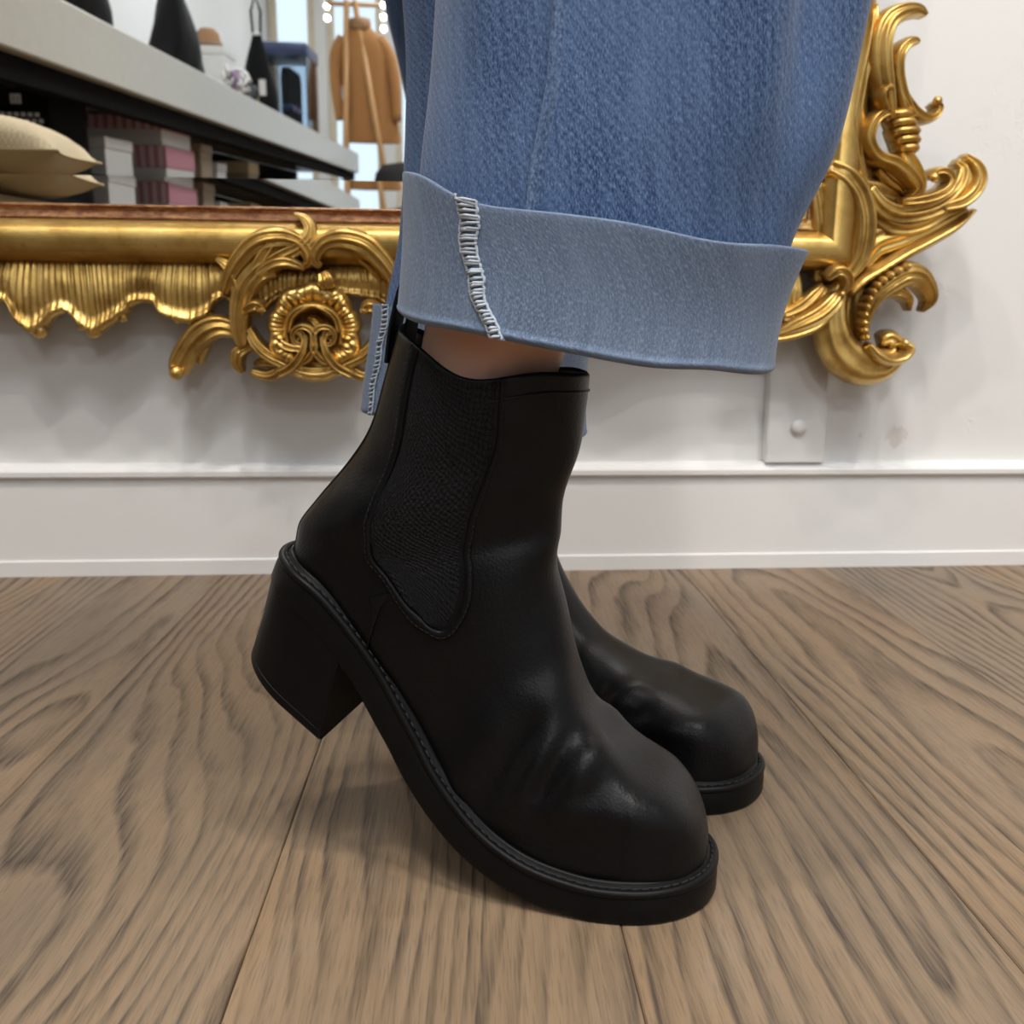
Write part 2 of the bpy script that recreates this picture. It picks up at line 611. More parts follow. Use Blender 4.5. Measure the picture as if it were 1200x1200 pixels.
# one joint runs through this floor point
J = on_floor(375, 870)
pdir = np.array([math.sin(PLANK_A), math.cos(PLANK_A)])
pacr = np.array([math.cos(PLANK_A), -math.sin(PLANK_A)])
for k in range(-11, 17):
    cx = J[:2] + pacr * (k + 0.5) * PLANK_W
    s_ = (WALL_Y + 0.02 - cx[1]) / pdir[1]
    end = cx + pdir * s_
    o = bpy.data.objects.new('plank', plank_me)
    col.objects.link(o)
    o.location = (end[0], end[1], 0)
    o.rotation_euler = (0, 0, -PLANK_A)
    o.parent = floor

struct(MB().box((ROOM_X0, WALL_Y, 0), (ROOM_X1, WALL_Y + 0.1, ROOM_H)).build('wall_back', M['wall'], smooth=False))
struct(MB().box((ROOM_X0 - 0.1, ROOM_Y0, 0), (ROOM_X0, WALL_Y + 0.1, ROOM_H)).build('wall_left', M['wall2'], smooth=False))
struct(MB().box((ROOM_X1, ROOM_Y0, 0), (ROOM_X1 + 0.1, WALL_Y + 0.1, ROOM_H)).build('wall_right', M['wall2'], smooth=False))
struct(MB().box((ROOM_X0 - 0.1, ROOM_Y0 - 0.1, ROOM_H), (ROOM_X1 + 0.1, WALL_Y + 0.1, ROOM_H + 0.1)).build('ceiling', M['ceiling'], smooth=False))

# rear wall with shop windows (seen only in the mirror)
wins = [(-1.40, -0.99), (-0.87, -0.36), (-0.24, 1.05), (1.20, 2.45)]
wb = MB()
wb.box((ROOM_X0, ROOM_Y0 - 0.1, 0), (ROOM_X1, ROOM_Y0, 0.35)).box((ROOM_X0, ROOM_Y0 - 0.1, 2.55), (ROOM_X1, ROOM_Y0, ROOM_H))
xs = [ROOM_X0] + [v for w in wins for v in w] + [ROOM_X1]
for a, b in zip(xs[0::2], xs[1::2]):
    wb.box((a, ROOM_Y0 - 0.1, 0.35), (b, ROOM_Y0, 2.55))
struct(wb.build('wall_front', M['wall2'], smooth=False))
for i, (a, b) in enumerate(wins):
    w = struct(MB().box((a, ROOM_Y0 - 0.06, 0.35), (b, ROOM_Y0 - 0.05, 2.55)).build('window_%d' % (i + 1), M['glass'], smooth=False))
    fr = MB()
    fr.box((a, ROOM_Y0 - 0.08, 0.35), (a + 0.06, ROOM_Y0 + 0.02, 2.55)).box((b - 0.06, ROOM_Y0 - 0.08, 0.35), (b, ROOM_Y0 + 0.02, 2.55))
    fr.box((a + 0.06, ROOM_Y0 - 0.08, 0.35), (b - 0.06, ROOM_Y0 + 0.02, 0.41)).box((a + 0.06, ROOM_Y0 - 0.08, 2.49), (b - 0.06, ROOM_Y0 + 0.02, 2.55))
    fr.build('window_frame', M['cream'], w, smooth=False)
    mm = (a + b) / 2
    if b - a > 0.9:
        MB().box((mm - 0.03, ROOM_Y0 - 0.08, 0.41), (mm + 0.03, ROOM_Y0 + 0.015, 2.49)).build('mullion', M['cream'], w, smooth=False)

# ceiling fixtures: unseen panels added for the soft fill, then the downlights
for i, (px_, py_) in enumerate(FILL_PANELS):
    e = tag(empty('added_fill_panel', (px_, py_, ROOM_H)), 'unseen square white ceiling panel added as soft fill above the shop floor', 'ceiling lamp', 'added fill panels')
    MB().box((-0.32, -0.32, -0.05), (0.32, -0.30, 0)).box((-0.32, 0.30, -0.05), (0.32, 0.32, 0)).box((-0.32, -0.3, -0.05), (-0.30, 0.3, 0)).box((0.30, -0.3, -0.05), (0.32, 0.3, 0)).build('frame', M['white'], e, smooth=False)
    MB().box((-0.3, -0.3, -0.03), (0.3, 0.3, -0.01)).build('diffuser', M['panel'], e, smooth=False)
for i, (px_, py_) in enumerate(SPOTS):
    e = tag(empty('downlight', (px_, py_, ROOM_H)), 'small round ceiling downlight ' + ('leftmost over the mirror', 'over the mirror centre', 'over the right half of the mirror', 'rightmost over the mirror wall', 'behind the camera on the left', 'behind the camera on the right')[i] + ', above the picture', 'downlight', 'downlights over the mirror wall')
    MB().lathe([(0.055, 0.0), (0.055, -0.008), (0.042, -0.012), (0.040, 0.0)], n=28).build('rim', M['white'], e)
    MB().lathe([(0.038, -0.001), (0.038, -0.004)], n=24).build('lens', M['spot'], e)

# skirting: board, cap moulding, foot strip
def extrude_x(name, prof, x0, x1, mat, parent=None, smooth=False):
    vs, fs = [], []
    n = len(prof)
    for x in (x0, x1):
        for (y, z) in prof:
            vs.append((x, y, z))
    for k in range(n):
        fs.append((k, (k + 1) % n, n + (k + 1) % n, n + k))
    fs += [tuple(range(n))[::-1], tuple(range(n, 2 * n))]
    return mesh_from(name, vs, fs, mat, parent, smooth)


BY = WALL_Y
bb = struct(extrude_x('baseboard_back', [(BY, 0.0), (BY - 0.016, 0.0), (BY - 0.016, 0.1165), (BY, 0.1165)], ROOM_X0, ROOM_X1, M['trim']))
extrude_x('cap_moulding', [(BY, 0.1165), (BY - 0.0195, 0.1165), (BY - 0.0215, 0.119), (BY - 0.0215, 0.1245), (BY - 0.018, 0.1265), (BY - 0.014, 0.1275), (BY - 0.012, 0.1305), (BY - 0.007, 0.1325), (BY, 0.1325)], ROOM_X0, ROOM_X1, M['trim'], bb)
extrude_x('foot_strip', [(BY - 0.016, 0.0), (BY - 0.0185, 0.0), (BY - 0.0185, 0.0175), (BY - 0.0175, 0.019), (BY - 0.016, 0.019)], ROOM_X0, ROOM_X1, M['trim'], bb)

# upright board under the mirror corner, with a round screw cap
WN = np.array([0, -1.0, 0])
def wallpt(x, y, off=0.0):
    return on_plane(x, y, np.array([0, WALL_Y - off, 0]), WN)


# --
bl, br_ = wallpt(900, 500, 0.018)[0], wallpt(968, 500, 0.018)[0]
tr = struct(MB().box((bl, WALL_Y - 0.018, 0.1325), (br_, WALL_Y, 1.9), 0.0015, seg=1).build('trim_1', M['trim'], smooth=False))
kp = wallpt(935, 500, 0.018)
MB().lathe([(0.0098, 0.0), (0.0098, 0.002), (0.0088, 0.0045), (0.006, 0.0065), (0.002, 0.0073)], (kp[0], WALL_Y - 0.018, kp[2]), 24, Matrix.Rotation(R(90), 3, 'X')).build('screw_cap', M['trim'], tr)
# ------------------------------------------------------------------ gilded mirror, hung leaning forward
TILT = R(2.8)
MN = np.array([0, -math.cos(TILT), -math.sin(TILT)])      # faces the room and a little down
M0 = on_plane(230, 225, np.array([0, WALL_Y - 0.050, 0]), WN)
MU = np.array([0, -math.sin(TILT), math.cos(TILT)])       # up along the glass
MX = np.array([1.0, 0, 0])


def floc(x, y, off=0.0):
    """pixel traced on the frame plane -> frame coordinates (right, up)"""
    P = on_plane(x, y, M0 + MN * off, MN)
    return float((P - M0) @ MX), float((P - M0) @ MU)


mir = tag(empty('gilded_mirror', tuple(M0)), 'large wall mirror in a carved rococo gilded frame behind the legs', 'mirror')
# local axes: x right, y out of the wall (towards the room is -y), z up along the glass
mir.rotation_euler = (TILT, 0, 0)


def fl(x, z, out):
    return (x, -out, z)


XC = floc(372, 385)[0]
HALF = 0.555
GX0, GX1 = XC - HALF, XC + HALF
GZ0 = floc(230, 246)[1]
GZB = floc(230, 208)[1]
GTOP = GZ0 + 1.55
BEV = GZB - GZ0
# main glass and its four bevelled margins
mesh_from('glass', [fl(GX0 + BEV, GZB, 0), fl(GX1 - BEV, GZB, 0), fl(GX1 - BEV, GTOP - BEV, 0), fl(GX0 + BEV, GTOP - BEV, 0),
                    fl(GX0 + BEV, GZB, -0.005), fl(GX1 - BEV, GZB, -0.005), fl(GX1 - BEV, GTOP - BEV, -0.005), fl(GX0 + BEV, GTOP - BEV, -0.005)],
          [(0, 1, 2, 3), (7, 6, 5, 4), (0, 4, 5, 1), (1, 5, 6, 2), (2, 6, 7, 3), (3, 7, 4, 0)], M['mirror'], mir, False)
bo = BEV * math.tan(R(1.35))
inner = [(GX0 + BEV, GZB), (GX1 - BEV, GZB), (GX1 - BEV, GTOP - BEV), (GX0 + BEV, GTOP - BEV)]
outer = [(GX0, GZ0), (GX1, GZ0), (GX1, GTOP), (GX0, GTOP)]
for k in range(4):
    a, b = k, (k + 1) % 4
    q = [fl(*inner[a], 0), fl(*inner[b], 0), fl(*outer[b], bo), fl(*outer[a], bo)]
    q2 = [fl(*inner[a], -0.005), fl(*inner[b], -0.005), fl(*outer[b], -0.005), fl(*outer[a], -0.005)]
    mesh_from('bevel', q + q2, [(0, 1, 2, 3), (7, 6, 5, 4), (0, 4, 5, 1), (1, 5, 6, 2), (2, 6, 7, 3), (3, 7, 4, 0)], M['mirror'], mir, False)
MB().box((GX0 - 0.04, 0.006, GZ0 - 0.04), (GX1 + 0.04, 0.018, GTOP + 0.04)).build('backing_board', M['dark'], mir, False)


def moulding(name, prof, mat, nseg=1):
    """rectangular frame ring: prof = [(distance outside the glass edge, height out)]"""
    vs, fs = [], []
    m = len(prof)
    corners = [(-1, -1), (1, -1), (1, 1), (-1, 1)]
    for (sx, sz) in corners:
        for (d_, h_) in prof:
            x = (GX1 + d_) if sx > 0 else (GX0 - d_)
            z = (GTOP + d_) if sz > 0 else (GZ0 - d_)
            vs.append(fl(x, z, h_))
    for k in range(4):
        a, b = k * m, ((k + 1) % 4) * m
        for j in range(m):
            fs.append((a + j, a + (j + 1) % m, b + (j + 1) % m, b + j))
    o = mesh_from(name, vs, fs, mat, mir, True)
    o.data.set_sharp_from_angle(angle=R(40))
    return o


PXM = abs(floc(100, 300)[1] - floc(100, 310)[1]) / 10      # metres per pixel on the frame
fw_ = 13 * PXM
tw = 50 * PXM
prof = [(-0.004, -0.004)] + [(-0.004 + 0.002 * (1 - math.cos(a)), 0.010 + 0.003 * math.sin(a)) for a in np.linspace(0, math.pi, 6)]
prof += [(0.003, 0.008), (fw_ - 0.003, 0.010)] + [(fw_ - 0.003 + 0.0015 * (1 - math.cos(a)), 0.012 + 0.002 * math.sin(a)) for a in np.linspace(0, math.pi, 6)] + [(fw_, -0.004)]
moulding('fillet', prof, M['bole'])
prof = [(fw_, -0.004)] + [(fw_ + tw * (0.5 - 0.5 * math.cos(a)), 0.006 + 0.034 * math.sin(a) ** 0.8) for a in np.linspace(0.05, math.pi - 0.05, 18)] + [(fw_ + tw, -0.02), (fw_, -0.02)]
moulding('torus_moulding', prof, M['gold'])
AP_TOP = GZ0 - fw_ - tw + 0.004

rg = random.Random(5)


def carve(name, pts, widths, height, flutes=3, base=0.0, depth=0.3, dome=0.55, tipball=0.0, off=0.02, px=True, parent=None, cup=0.0, seed=0):
    """a carved scroll or leaf: a fluted, domed band swept along a curve in the frame plane; pts and widths traced in pixels"""
    P = np.array([floc(x, y, off) for x, y in pts]) if px else np.array(pts)
    W = np.array(widths, float) * (PXM * 1.22 if px else 1)
    n = max(16, 7 * len(pts))
    c = crom(P, n)
    w = np.maximum(crom(W, n)[:, 0], 0.0006)
    t = np.gradient(c, axis=0)
    t /= np.linalg.norm(t, axis=1)[:, None] + 1e-12
    nr = np.stack([-t[:, 1], t[:, 0]], 1)
    m = 17
    xs_ = np.linspace(-1, 1, m)
    vs, fs = [], []
    wmax = W.max()
    for i in range(n):
        hh = height * (0.18 + 0.82 * (w[i] / wmax))
        for j, x in enumerate(xs_):
            p = c[i] + nr[i] * x * w[i] / 2
            d_ = max(0.0, 1 - abs(x) ** 2.4) ** dome
            g = 0.0
            if flutes:
                g = depth * (0.5 - 0.5 * math.cos(2 * math.pi * (x * 0.5 + 0.5) * flutes)) * d_
                g = depth * d_ - g
            h = hh * (d_ - g) - cup * hh * (1 - x * x)
            vs.append(fl(p[0], p[1], base + h + 0.0005))
        for j, x in ((0, 1), (1, -1)):
            p = c[i] + nr[i] * x * w[i] / 2 * 0.96
            vs.append(fl(p[0], p[1], base - 0.012))
    k = m + 2
    for i in range(n - 1):
        for j in range(k):
            a, b = i * k + j, i * k + (j + 1) % k
            fs.append((a, b, b + k, a + k))
    fs.append(tuple(range(k))[::-1])
    fs.append(tuple(range((n - 1) * k, n * k)))
    if tipball > 0:
        r = tipball * PXM
        bx, by = c[-1]
        b0 = len(vs)
        for a_ in range(7):
            th = math.pi * a_ / 6
            for b_ in range(12):
                ph = 2 * math.pi * b_ / 12
                vs.append(fl(bx + r * math.sin(th) * math.cos(ph), by + r * math.sin(th) * math.sin(ph), base + height * 0.55 + r * 0.9 * math.cos(th)))
        for a_ in range(6):
            for b_ in range(12):
                q = (b0 + a_ * 12 + b_, b0 + a_ * 12 + (b_ + 1) % 12, b0 + (a_ + 1) * 12 + (b_ + 1) % 12, b0 + (a_ + 1) * 12 + b_)
                fs.append(q)
    return mesh_from(name, vs, fs, M['gold'], parent or mir, True)


# fluted apron under the bottom rail with a scalloped lower edge
edge = [(-420, 352), (-380, 366), (-340, 392), (-300, 372), (-270, 356), (-230, 374), (-190, 394), (-150, 372), (-110, 355), (-60, 356), (0, 354), (16, 355), (22, 366), (30, 382), (44, 394), (54, 386), (62, 373), (76, 366), (86, 372), (94, 384), (108, 395), (124, 385), (140, 374), (150, 368), (155, 359), (168, 355), (188, 356), (194, 370), (208, 377), (228, 382), (244, 373), (250, 357), (261, 349), (276, 362), (300, 372), (330, 350), (400, 345), (440, 352), (452, 362), (470, 354), (520, 372), (560, 392), (600, 368), (650, 356), (700, 374), (740, 394), (790, 366), (860, 356), (930, 380)]
ex = np.array([floc(x, y, 0.01) for x, y in edge])
NXA, NVA = 760, 15
gx = np.linspace(ex[0, 0], ex[-1, 0], NXA)
gz = np.interp(gx, ex[:, 0], ex[:, 1])
ph = np.cumsum(np.where(np.random.RandomState(3).rand(NXA) > 0.5, 1.25, 0.75)) * (gx[1] - gx[0]) / 0.0062 * 2 * math.pi
ph2 = ph * 0.37 + 1.0
vs, fs = [], []
for i in range(NXA):
    fl_ = 0.5 + 0.5 * math.sin(ph[i]) * (0.6 + 0.4 * math.sin(ph2[i]))
    deep = np.clip((0.072 * 1.0 - (gz[i] - ex[:, 1].min())) / 0.05, 0, 1)
    for j in range(NVA):
        v = j / (NVA - 1)
        z = AP_TOP + (gz[i] - AP_TOP) * v
        shift = 0.004 * math.sin(v * 2.2) * math.sin(gx[i] * 40)
        out = 0.010 + 0.010 * math.sin(v * math.pi * 0.9) + 0.0045 * fl_ * (1 - 0.3 * v) + 0.013 * math.exp(-((v - 0.93) / 0.10) ** 2) * (0.45 + 0.55 * deep)
        if j == NVA - 1:
            out = 0.004
        vs.append(fl(gx[i] + shift, z, out))
nb = len(vs)
for i in range(NXA):
    vs.append(fl(gx[i], AP_TOP, -0.006))
    vs.append(fl(gx[i], gz[i] + 0.001, -0.006))
for i in range(NXA - 1):
    for j in range(NVA - 1):
        a = i * NVA + j
        fs.append((a, a + 1, a + NVA + 1, a + NVA))
    a, b = i * NVA + NVA - 1, nb + 2 * i + 1
    fs.append((a, b, b + 2, a + NVA))
    fs.append((nb + 2 * i, nb + 2 * i + 2, nb + 2 * i + 3, nb + 2 * i + 1))
mesh_from('fluted_apron', vs, fs, M['gold'], mir, True)
for (x, y, r) in [(44, 388, 9), (28, 374, 6), (108, 388, 9), (94, 383, 5), (142, 372, 6), (228, 376, 9), (208, 374, 6), (246, 371, 6)]:
    q = floc(x, y, 0.02)
    MB().ball(fl(q[0], q[1], 0.014), r * PXM, (1.1, 0.8, 1.0), 14, 8).build('apron_bead', M['gold'], mir)

# bottom centre: acanthus spray, shell and scrolls
S = 'acanthus_leaf'
carve(S, [(286, 404), (283, 380), (287, 345), (301, 322), (325, 303), (348, 291), (362, 280), (365, 268), (358, 257), (346, 252)], [12, 20, 24, 26, 24, 20, 18, 14, 9, 4], 0.022, 4, 0.030)
carve(S, [(299, 325), (309, 305), (319, 290), (323, 281), (319, 275)], [14, 16, 14, 10, 4], 0.020, 2, 0.034)
carve(S, [(305, 322), (322, 310), (338, 307), (352, 311), (359, 316)], [10, 13, 13, 9, 3], 0.014, 2, 0.040)
carve(S, [(299, 340), (306, 329), (315, 323), (327, 322)], [9, 11, 10, 4], 0.013, 2, 0.038)
carve(S, [(285, 372), (283, 350), (280, 333), (275, 319), (266, 309), (256, 303)], [10, 15, 17, 15, 11, 5], 0.018, 3, 0.028)
carve(S, [(288, 402), (275, 387), (257, 382), (239, 389), (223, 406), (213, 424), (209, 436)], [8, 18, 24, 28, 26, 25, 20], 0.018, 3, 0.020, cup=0.25, tipball=9)
carve(S, [(245, 392), (239, 404), (235, 416), (234, 428)], [16, 14, 10, 3], 0.012, 1, 0.014)
carve('leaf_knob', [(288, 366), (296, 360), (304, 358), (310, 362)], [10, 14, 16, 12], 0.020, 2, 0.032, tipball=5)
carve('stem_scroll', [(292, 384), (301, 401), (315, 415), (334, 424), (355, 434), (381, 437), (398, 433)], [10, 14, 15, 16, 17, 17, 8], 0.020, 3, 0.024)
carve(S, [(297, 406), (288, 408), (280, 414), (279, 425), (285, 437)], [8, 13, 16, 14, 4], 0.016, 3, 0.022)
carve(S, [(338, 428), (322, 425), (308, 424), (298, 426)], [12, 12, 10, 4], 0.014, 2, 0.020)
carve(S, [(357, 408), (340, 405), (330, 398), (322, 390)], [10, 12, 10, 5], 0.016, 2, 0.032)
carve('crest_leaf', [(386, 338), (384, 328), (380, 319)], [14, 20, 12], 0.020, 3, 0.036)
carve('scroll', [(378, 312), (371, 306), (374, 294), (385, 284), (404, 281), (427, 287), (446, 303), (460, 322), (470, 345)], [8, 12, 16, 19, 23, 25, 22, 18, 12], 0.026, 3, 0.030, tipball=0)
carve('scroll', [(385, 300), (398, 294), (415, 297), (434, 309), (448, 328)], [8, 12, 14, 13, 8], 0.016, 2, 0.020, cup=0.3)
# the shell: a fan of radial flutes with a rolled rim round a bowl with two volutes
SC = np.array(floc(369, 386, 0.02))
vs, fs = [], []
NA_, NR_ = 168, 16
for i in range(NA_):
    a = R(-42) + (R(278) * i / (NA_ - 1))
    ro = 55 * PXM * (1 + 0.045 * math.sin(a * 9 + 0.6) + 0.03 * math.sin(a * 4.0))
    flu = 0.5 + 0.5 * math.cos(a * 27)
    for j in range(NR_):
        f = j / (NR_ - 1)
        r = ro * f
        if f < 0.52:
            out = 0.016 + 0.010 * (f / 0.52) ** 2
        else:
            g = (f - 0.52) / 0.48
            out = 0.027 + 0.017 * math.sin(min(1, g * 1.1) * math.pi * 0.62) + 0.0030 * flu * math.sin(min(1, g * 1.05) * math.pi) - 0.012 * max(0, g - 0.85) / 0.15
        out += 0.008 * math.exp(-((f - 0.56) / 0.045) ** 2)
        vs.append(fl(SC[0] + r * math.cos(a), SC[1] + r * math.sin(a), out))
nb = len(vs)
for i in range(NA_):
    a = R(-42) + (R(278) * i / (NA_ - 1))
    ro = 54 * PXM * (1 + 0.045 * math.sin(a * 9 + 0.6) + 0.03 * math.sin(a * 4.0))
    vs.append(fl(SC[0] + ro * math.cos(a), SC[1] + ro * math.sin(a), 0.002))
for i in range(NA_ - 1):
    for j in range(NR_ - 1):
        a = i * NR_ + j
        fs.append((a, a + 1, a + NR_ + 1, a + NR_))
    fs.append((i * NR_ + NR_ - 1, nb + i, nb + i + 1, (i + 1) * NR_ + NR_ - 1))
mesh_from('shell', vs, fs, M['gold'], mir, True)


def spiral(cx, cy, r0, r1, a0, turns, n=26):
    return [(cx + (r0 + (r1 - r0) * k / (n - 1)) * math.cos(a0 + turns * 2 * math.pi * k / (n - 1)), cy + (r0 + (r1 - r0) * k / (n - 1)) * math.sin(a0 + turns * 2 * math.pi * k / (n - 1))) for k in range(n)]


carve('volute', [(352, 424), (362, 420), (371, 408)] + spiral(356, 394, 15, 3, 0.3, -1.35, 16), [7, 9, 10] + list(np.linspace(10, 4, 16)), 0.022, 2, 0.030, tipball=3)
carve('volute', [(415, 437), (398, 428), (386, 414), (381, 400)] + spiral(390, 392, 8, 2.5, 2.9, 1.2, 12), [12, 13, 12, 10] + list(np.linspace(9, 4, 12)), 0.022, 2, 0.030, tipball=3)
carve('volute', [(341, 388), (345, 372), (356, 362), (370, 357), (386, 361), (398, 372), (402, 388), (400, 402)], [6, 7, 8, 8, 8, 8, 7, 6], 0.014, 1, 0.034)
carve(S, [(362, 372), (370, 376), (376, 384), (374, 392)], [6, 10, 10, 5], 0.012, 2, 0.026)
carve('fan_leaf', [(362, 424), (374, 428), (388, 430), (402, 428)], [12, 18, 18, 10], 0.016, 5, 0.022)
carve('stem_scroll', [(395, 424), (412, 434), (428, 440), (446, 436)], [10, 13, 12, 8], 0.018, 3, 0.022)

# right-hand corner: plumes, loops, wing and lower scroll
N0 = len(mir.children)
carve('stile_scroll', [(985, 330), (1003, 300), (1009, 262), (1003, 230), (988, 208), (968, 196)], [16, 26, 28, 28, 26, 20], 0.024, 2, 0.022)
carve('stile_scroll', [(972, 320), (986, 292), (989, 262), (983, 236), (968, 215)], [10, 16, 18, 16, 10], 0.016, 1, 0.020, cup=0.5)
carve('stile_band', [(962, 330), (966, 290), (964, 250), (958, 215)], [14, 18, 18, 14], 0.014, 4, 0.010)
carve('stem_scroll', [(1022, 262), (1010, 236), (1003, 205), (997, 170), (994, 140), (999, 105), (1007, 70), (1013, 40), (1018, 18), (1024, 7)], [10, 14, 16, 18, 22, 22, 22, 20, 15, 6], 0.020, 3, 0.022)
carve('stem_scroll', [(982, 230), (985, 180), (984, 140), (992, 90), (1001, 40), (1006, 0), (1002, -40)], [20, 26, 30, 30, 28, 26, 20], 0.016, 3, 0.010)
carve('plume', [(1036, 142), (1031, 125), (1027, 101), (1024, 72), (1026, 46), (1036, 26), (1055, 16), (1070, 15), (1080, 20)], [16, 22, 25, 26, 25, 22, 17, 12, 4], 0.024, 3, 0.028)
carve('plume', [(1060, 142), (1050, 116), (1045, 88), (1047, 66), (1057, 54), (1066, 50), (1072, 52)], [16, 16, 15, 15, 13, 9, 4], 0.020, 2, 0.026)
carve('scroll', [(1046, 98), (1053, 117), (1064, 132), (1078, 140), (1090, 137), (1095, 128), (1091, 121)], [10, 14, 14, 12, 10, 9, 8], 0.020, 2, 0.024, tipball=6)
carve('leaf_knob', [(1027, 132), (1021, 120), (1023, 110), (1031, 107)], [8, 10, 10, 8], 0.018, 1, 0.038, tipball=4)
carve('scroll', [(1039, 140), (1030, 135), (1018, 142), (1011, 156), (1011, 171), (1021, 185), (1040, 193), (1056, 206), (1066, 222), (1058, 234)], [9, 13, 14, 14, 14, 14, 16, 16, 13, 6], 0.022, 2, 0.030)
carve(S, [(1030, 196), (1042, 208), (1054, 218), (1060, 228)], [14, 18, 16, 8], 0.012, 2, 0.022, cup=0.4)
for q, (x, y, wd) in enumerate([(1047, 139, 22), (1050, 148, 26), (1053, 158, 29), (1055, 168, 26), (1056, 178, 20)]):
    carve('baluster_ring', [(x - wd / 2, y + 1), (x - wd / 4, y - 2.0), (x + wd / 4, y - 3), (x + wd / 2, y - 1)], [10, 13, 13, 10], 0.024, 0, 0.024, dome=0.6)
carve('scroll', [(1052, 178), (1058, 190), (1066, 205), (1071, 220), (1064, 234), (1050, 238)], [16, 20, 20, 16, 12, 6], 0.020, 2, 0.026)
carve('scroll', [(1050, 238), (1068, 236), (1086, 231), (1099, 223), (1104, 212), (1098, 203), (1088, 203), (1084, 210)], [10, 13, 14, 13, 12, 11, 9, 8], 0.022, 2, 0.030, tipball=6)
carve('wing_leaf', [(1014, 222), (1026, 242), (1046, 252), (1072, 250), (1094, 242), (1112, 228), (1122, 212), (1124, 197), (1117, 190)], [14, 22, 24, 24, 24, 24, 22, 16, 8], 0.020, 3, 0.024)
carve('wing_leaf', [(1096, 244), (1116, 238), (1130, 226), (1137, 210), (1134, 195), (1124, 184)], [12, 18, 19, 18, 14, 7], 0.024, 2, 0.028)
carve('wing_leaf', [(1020, 250), (1044, 264), (1072, 262), (1098, 250), (1118, 238)], [16, 26, 26, 22, 12], 0.018, 3, 0.020)
carve('wing_leaf', [(1008, 312), (1024, 286), (1050, 276), (1080, 266), (1108, 254), (1132, 244)], [20, 34, 34, 28, 20, 8], 0.014, 3, 0.018)
carve('wing_edge', [(990, 344), (1006, 328), (1028, 315), (1054, 299), (1084, 283), (1114, 266), (1138, 247)], [14, 16, 14, 14, 14, 12, 5], 0.020, 1, 0.024)
carve('lower_scroll', [(988, 326), (976, 352), (974, 382), (983, 408), (1003, 425), (1026, 428), (1044, 418), (1049, 406), (1041, 397), (1031, 400)], [24, 30, 36, 42, 46, 40, 30, 24, 20, 14], 0.028, 2, 0.018, depth=0.18)
carve('scroll_roll', [(1006, 402), (1016, 414), (1030, 420), (1046, 416), (1053, 406), (1046, 400)], [8, 14, 13, 12, 12, 9], 0.018, 1, 0.044, tipball=5)
carve('hook_leaf', [(1007, 395), (1011, 370), (1020, 348), (1037, 332), (1056, 322), (1072, 324), (1084, 338), (1087, 352), (1079, 365)], [12, 16, 22, 28, 28, 26, 20, 14, 3], 0.022, 4, 0.022)
carve('hook_leaf', [(1036, 344), (1052, 343), (1062, 350), (1065, 364)], [10, 14, 12, 3], 0.014, 2, 0.020)
bd = crom(np.array([(1056, 310), (1036, 320), (1020, 331), (1010, 346), (1004, 364), (1002, 382), (1006, 398)]), 13)
for k in range(12):
    a, b = bd[k], bd[k + 1]
    e_ = a + (b - a) * 0.82
    mid_ = (a + e_) / 2
    carve('ridge_bead', [tuple(a), tuple(mid_), tuple(e_)], [6, 8.5, 6], 0.012, 0, 0.040)
carve('leaf_knob', [(962, 326), (972, 318), (982, 322), (984, 334), (978, 344)], [10, 16, 16, 14, 8], 0.024, 2, 0.030, tipball=4)
carve(S, [(905, 392), (932, 380), (955, 368), (972, 352), (982, 336)], [8, 20, 24, 22, 10], 0.024, 3, 0.024)
carve(S, [(915, 372), (938, 362), (954, 348), (966, 334)], [12, 20, 20, 10], 0.016, 3, 0.020, cup=0.3)
carve('wing_leaf', [(1012, 300), (1040, 282), (1072, 272), (1104, 258)], [40, 44, 34, 14], 0.012, 2, 0.010)
carve('hook_leaf', [(1004, 330), (1002, 352), (1000, 376), (1006, 398)], [30, 32, 28, 16], 0.012, 2, 0.012)
carve('wing_leaf', [(1008, 215), (1030, 226), (1056, 234), (1078, 236)], [20, 34, 30, 12], 0.012, 2, 0.012)
carve('rail_edge', [(890, 398), (920, 394), (950, 383), (972, 364)], [6, 8, 9, 6], 0.014, 0, 0.030)
carve('backing_leaf', [(975, 335), (998, 280), (1010, 220), (1008, 150), (1016, 90), (1014, 20)], [30, 50, 50, 40, 36, 24], 0.010, 0, 0.006)
# the left-hand corner repeats the right one, mirrored
for ch in list(mir.children)[N0:]:
    c_ = ch.copy()
    col.objects.link(c_)
    c_.parent = mir
    c_.scale = (-1, 1, 1)
    c_.location = (2 * XC, 0, 0)
# ------------------------------------------------------------------ ankle boots
def pchip(x, Y, xq):
    x = np.asarray(x, float)
    Y = np.asarray(Y, float)
    if Y.ndim == 1:
        Y = Y[:, None]
    h = np.diff(x)[:, None]
    dl = np.diff(Y, axis=0) / h
    m = np.zeros_like(Y)
    w1, w2 = 2 * h[1:] + h[:-1], h[1:] + 2 * h[:-1]
    ok = dl[:-1] * dl[1:] > 0
    with np.errstate(all='ignore'):
        hm = (w1 + w2) / (w1 / dl[:-1] + w2 / dl[1:])
    m[1:-1] = np.where(ok, hm, 0)
    m[0], m[-1] = dl[0], dl[-1]
    i = np.clip(np.searchsorted(x, xq) - 1, 0, len(x) - 2)
    t = ((xq - x[i]) / np.diff(x)[i])[:, None]
    hh = h[i]
    return Y[i] * (2 * t ** 3 - 3 * t ** 2 + 1) + hh * m[i] * (t ** 3 - 2 * t ** 2 + t) + Y[i + 1] * (-2 * t ** 3 + 3 * t ** 2) + hh * m[i + 1] * (t ** 3 - t ** 2)


NU, NV = 200, 144      # rows toe -> shaft top, columns round (0 = front ridge, NV/2 = back)
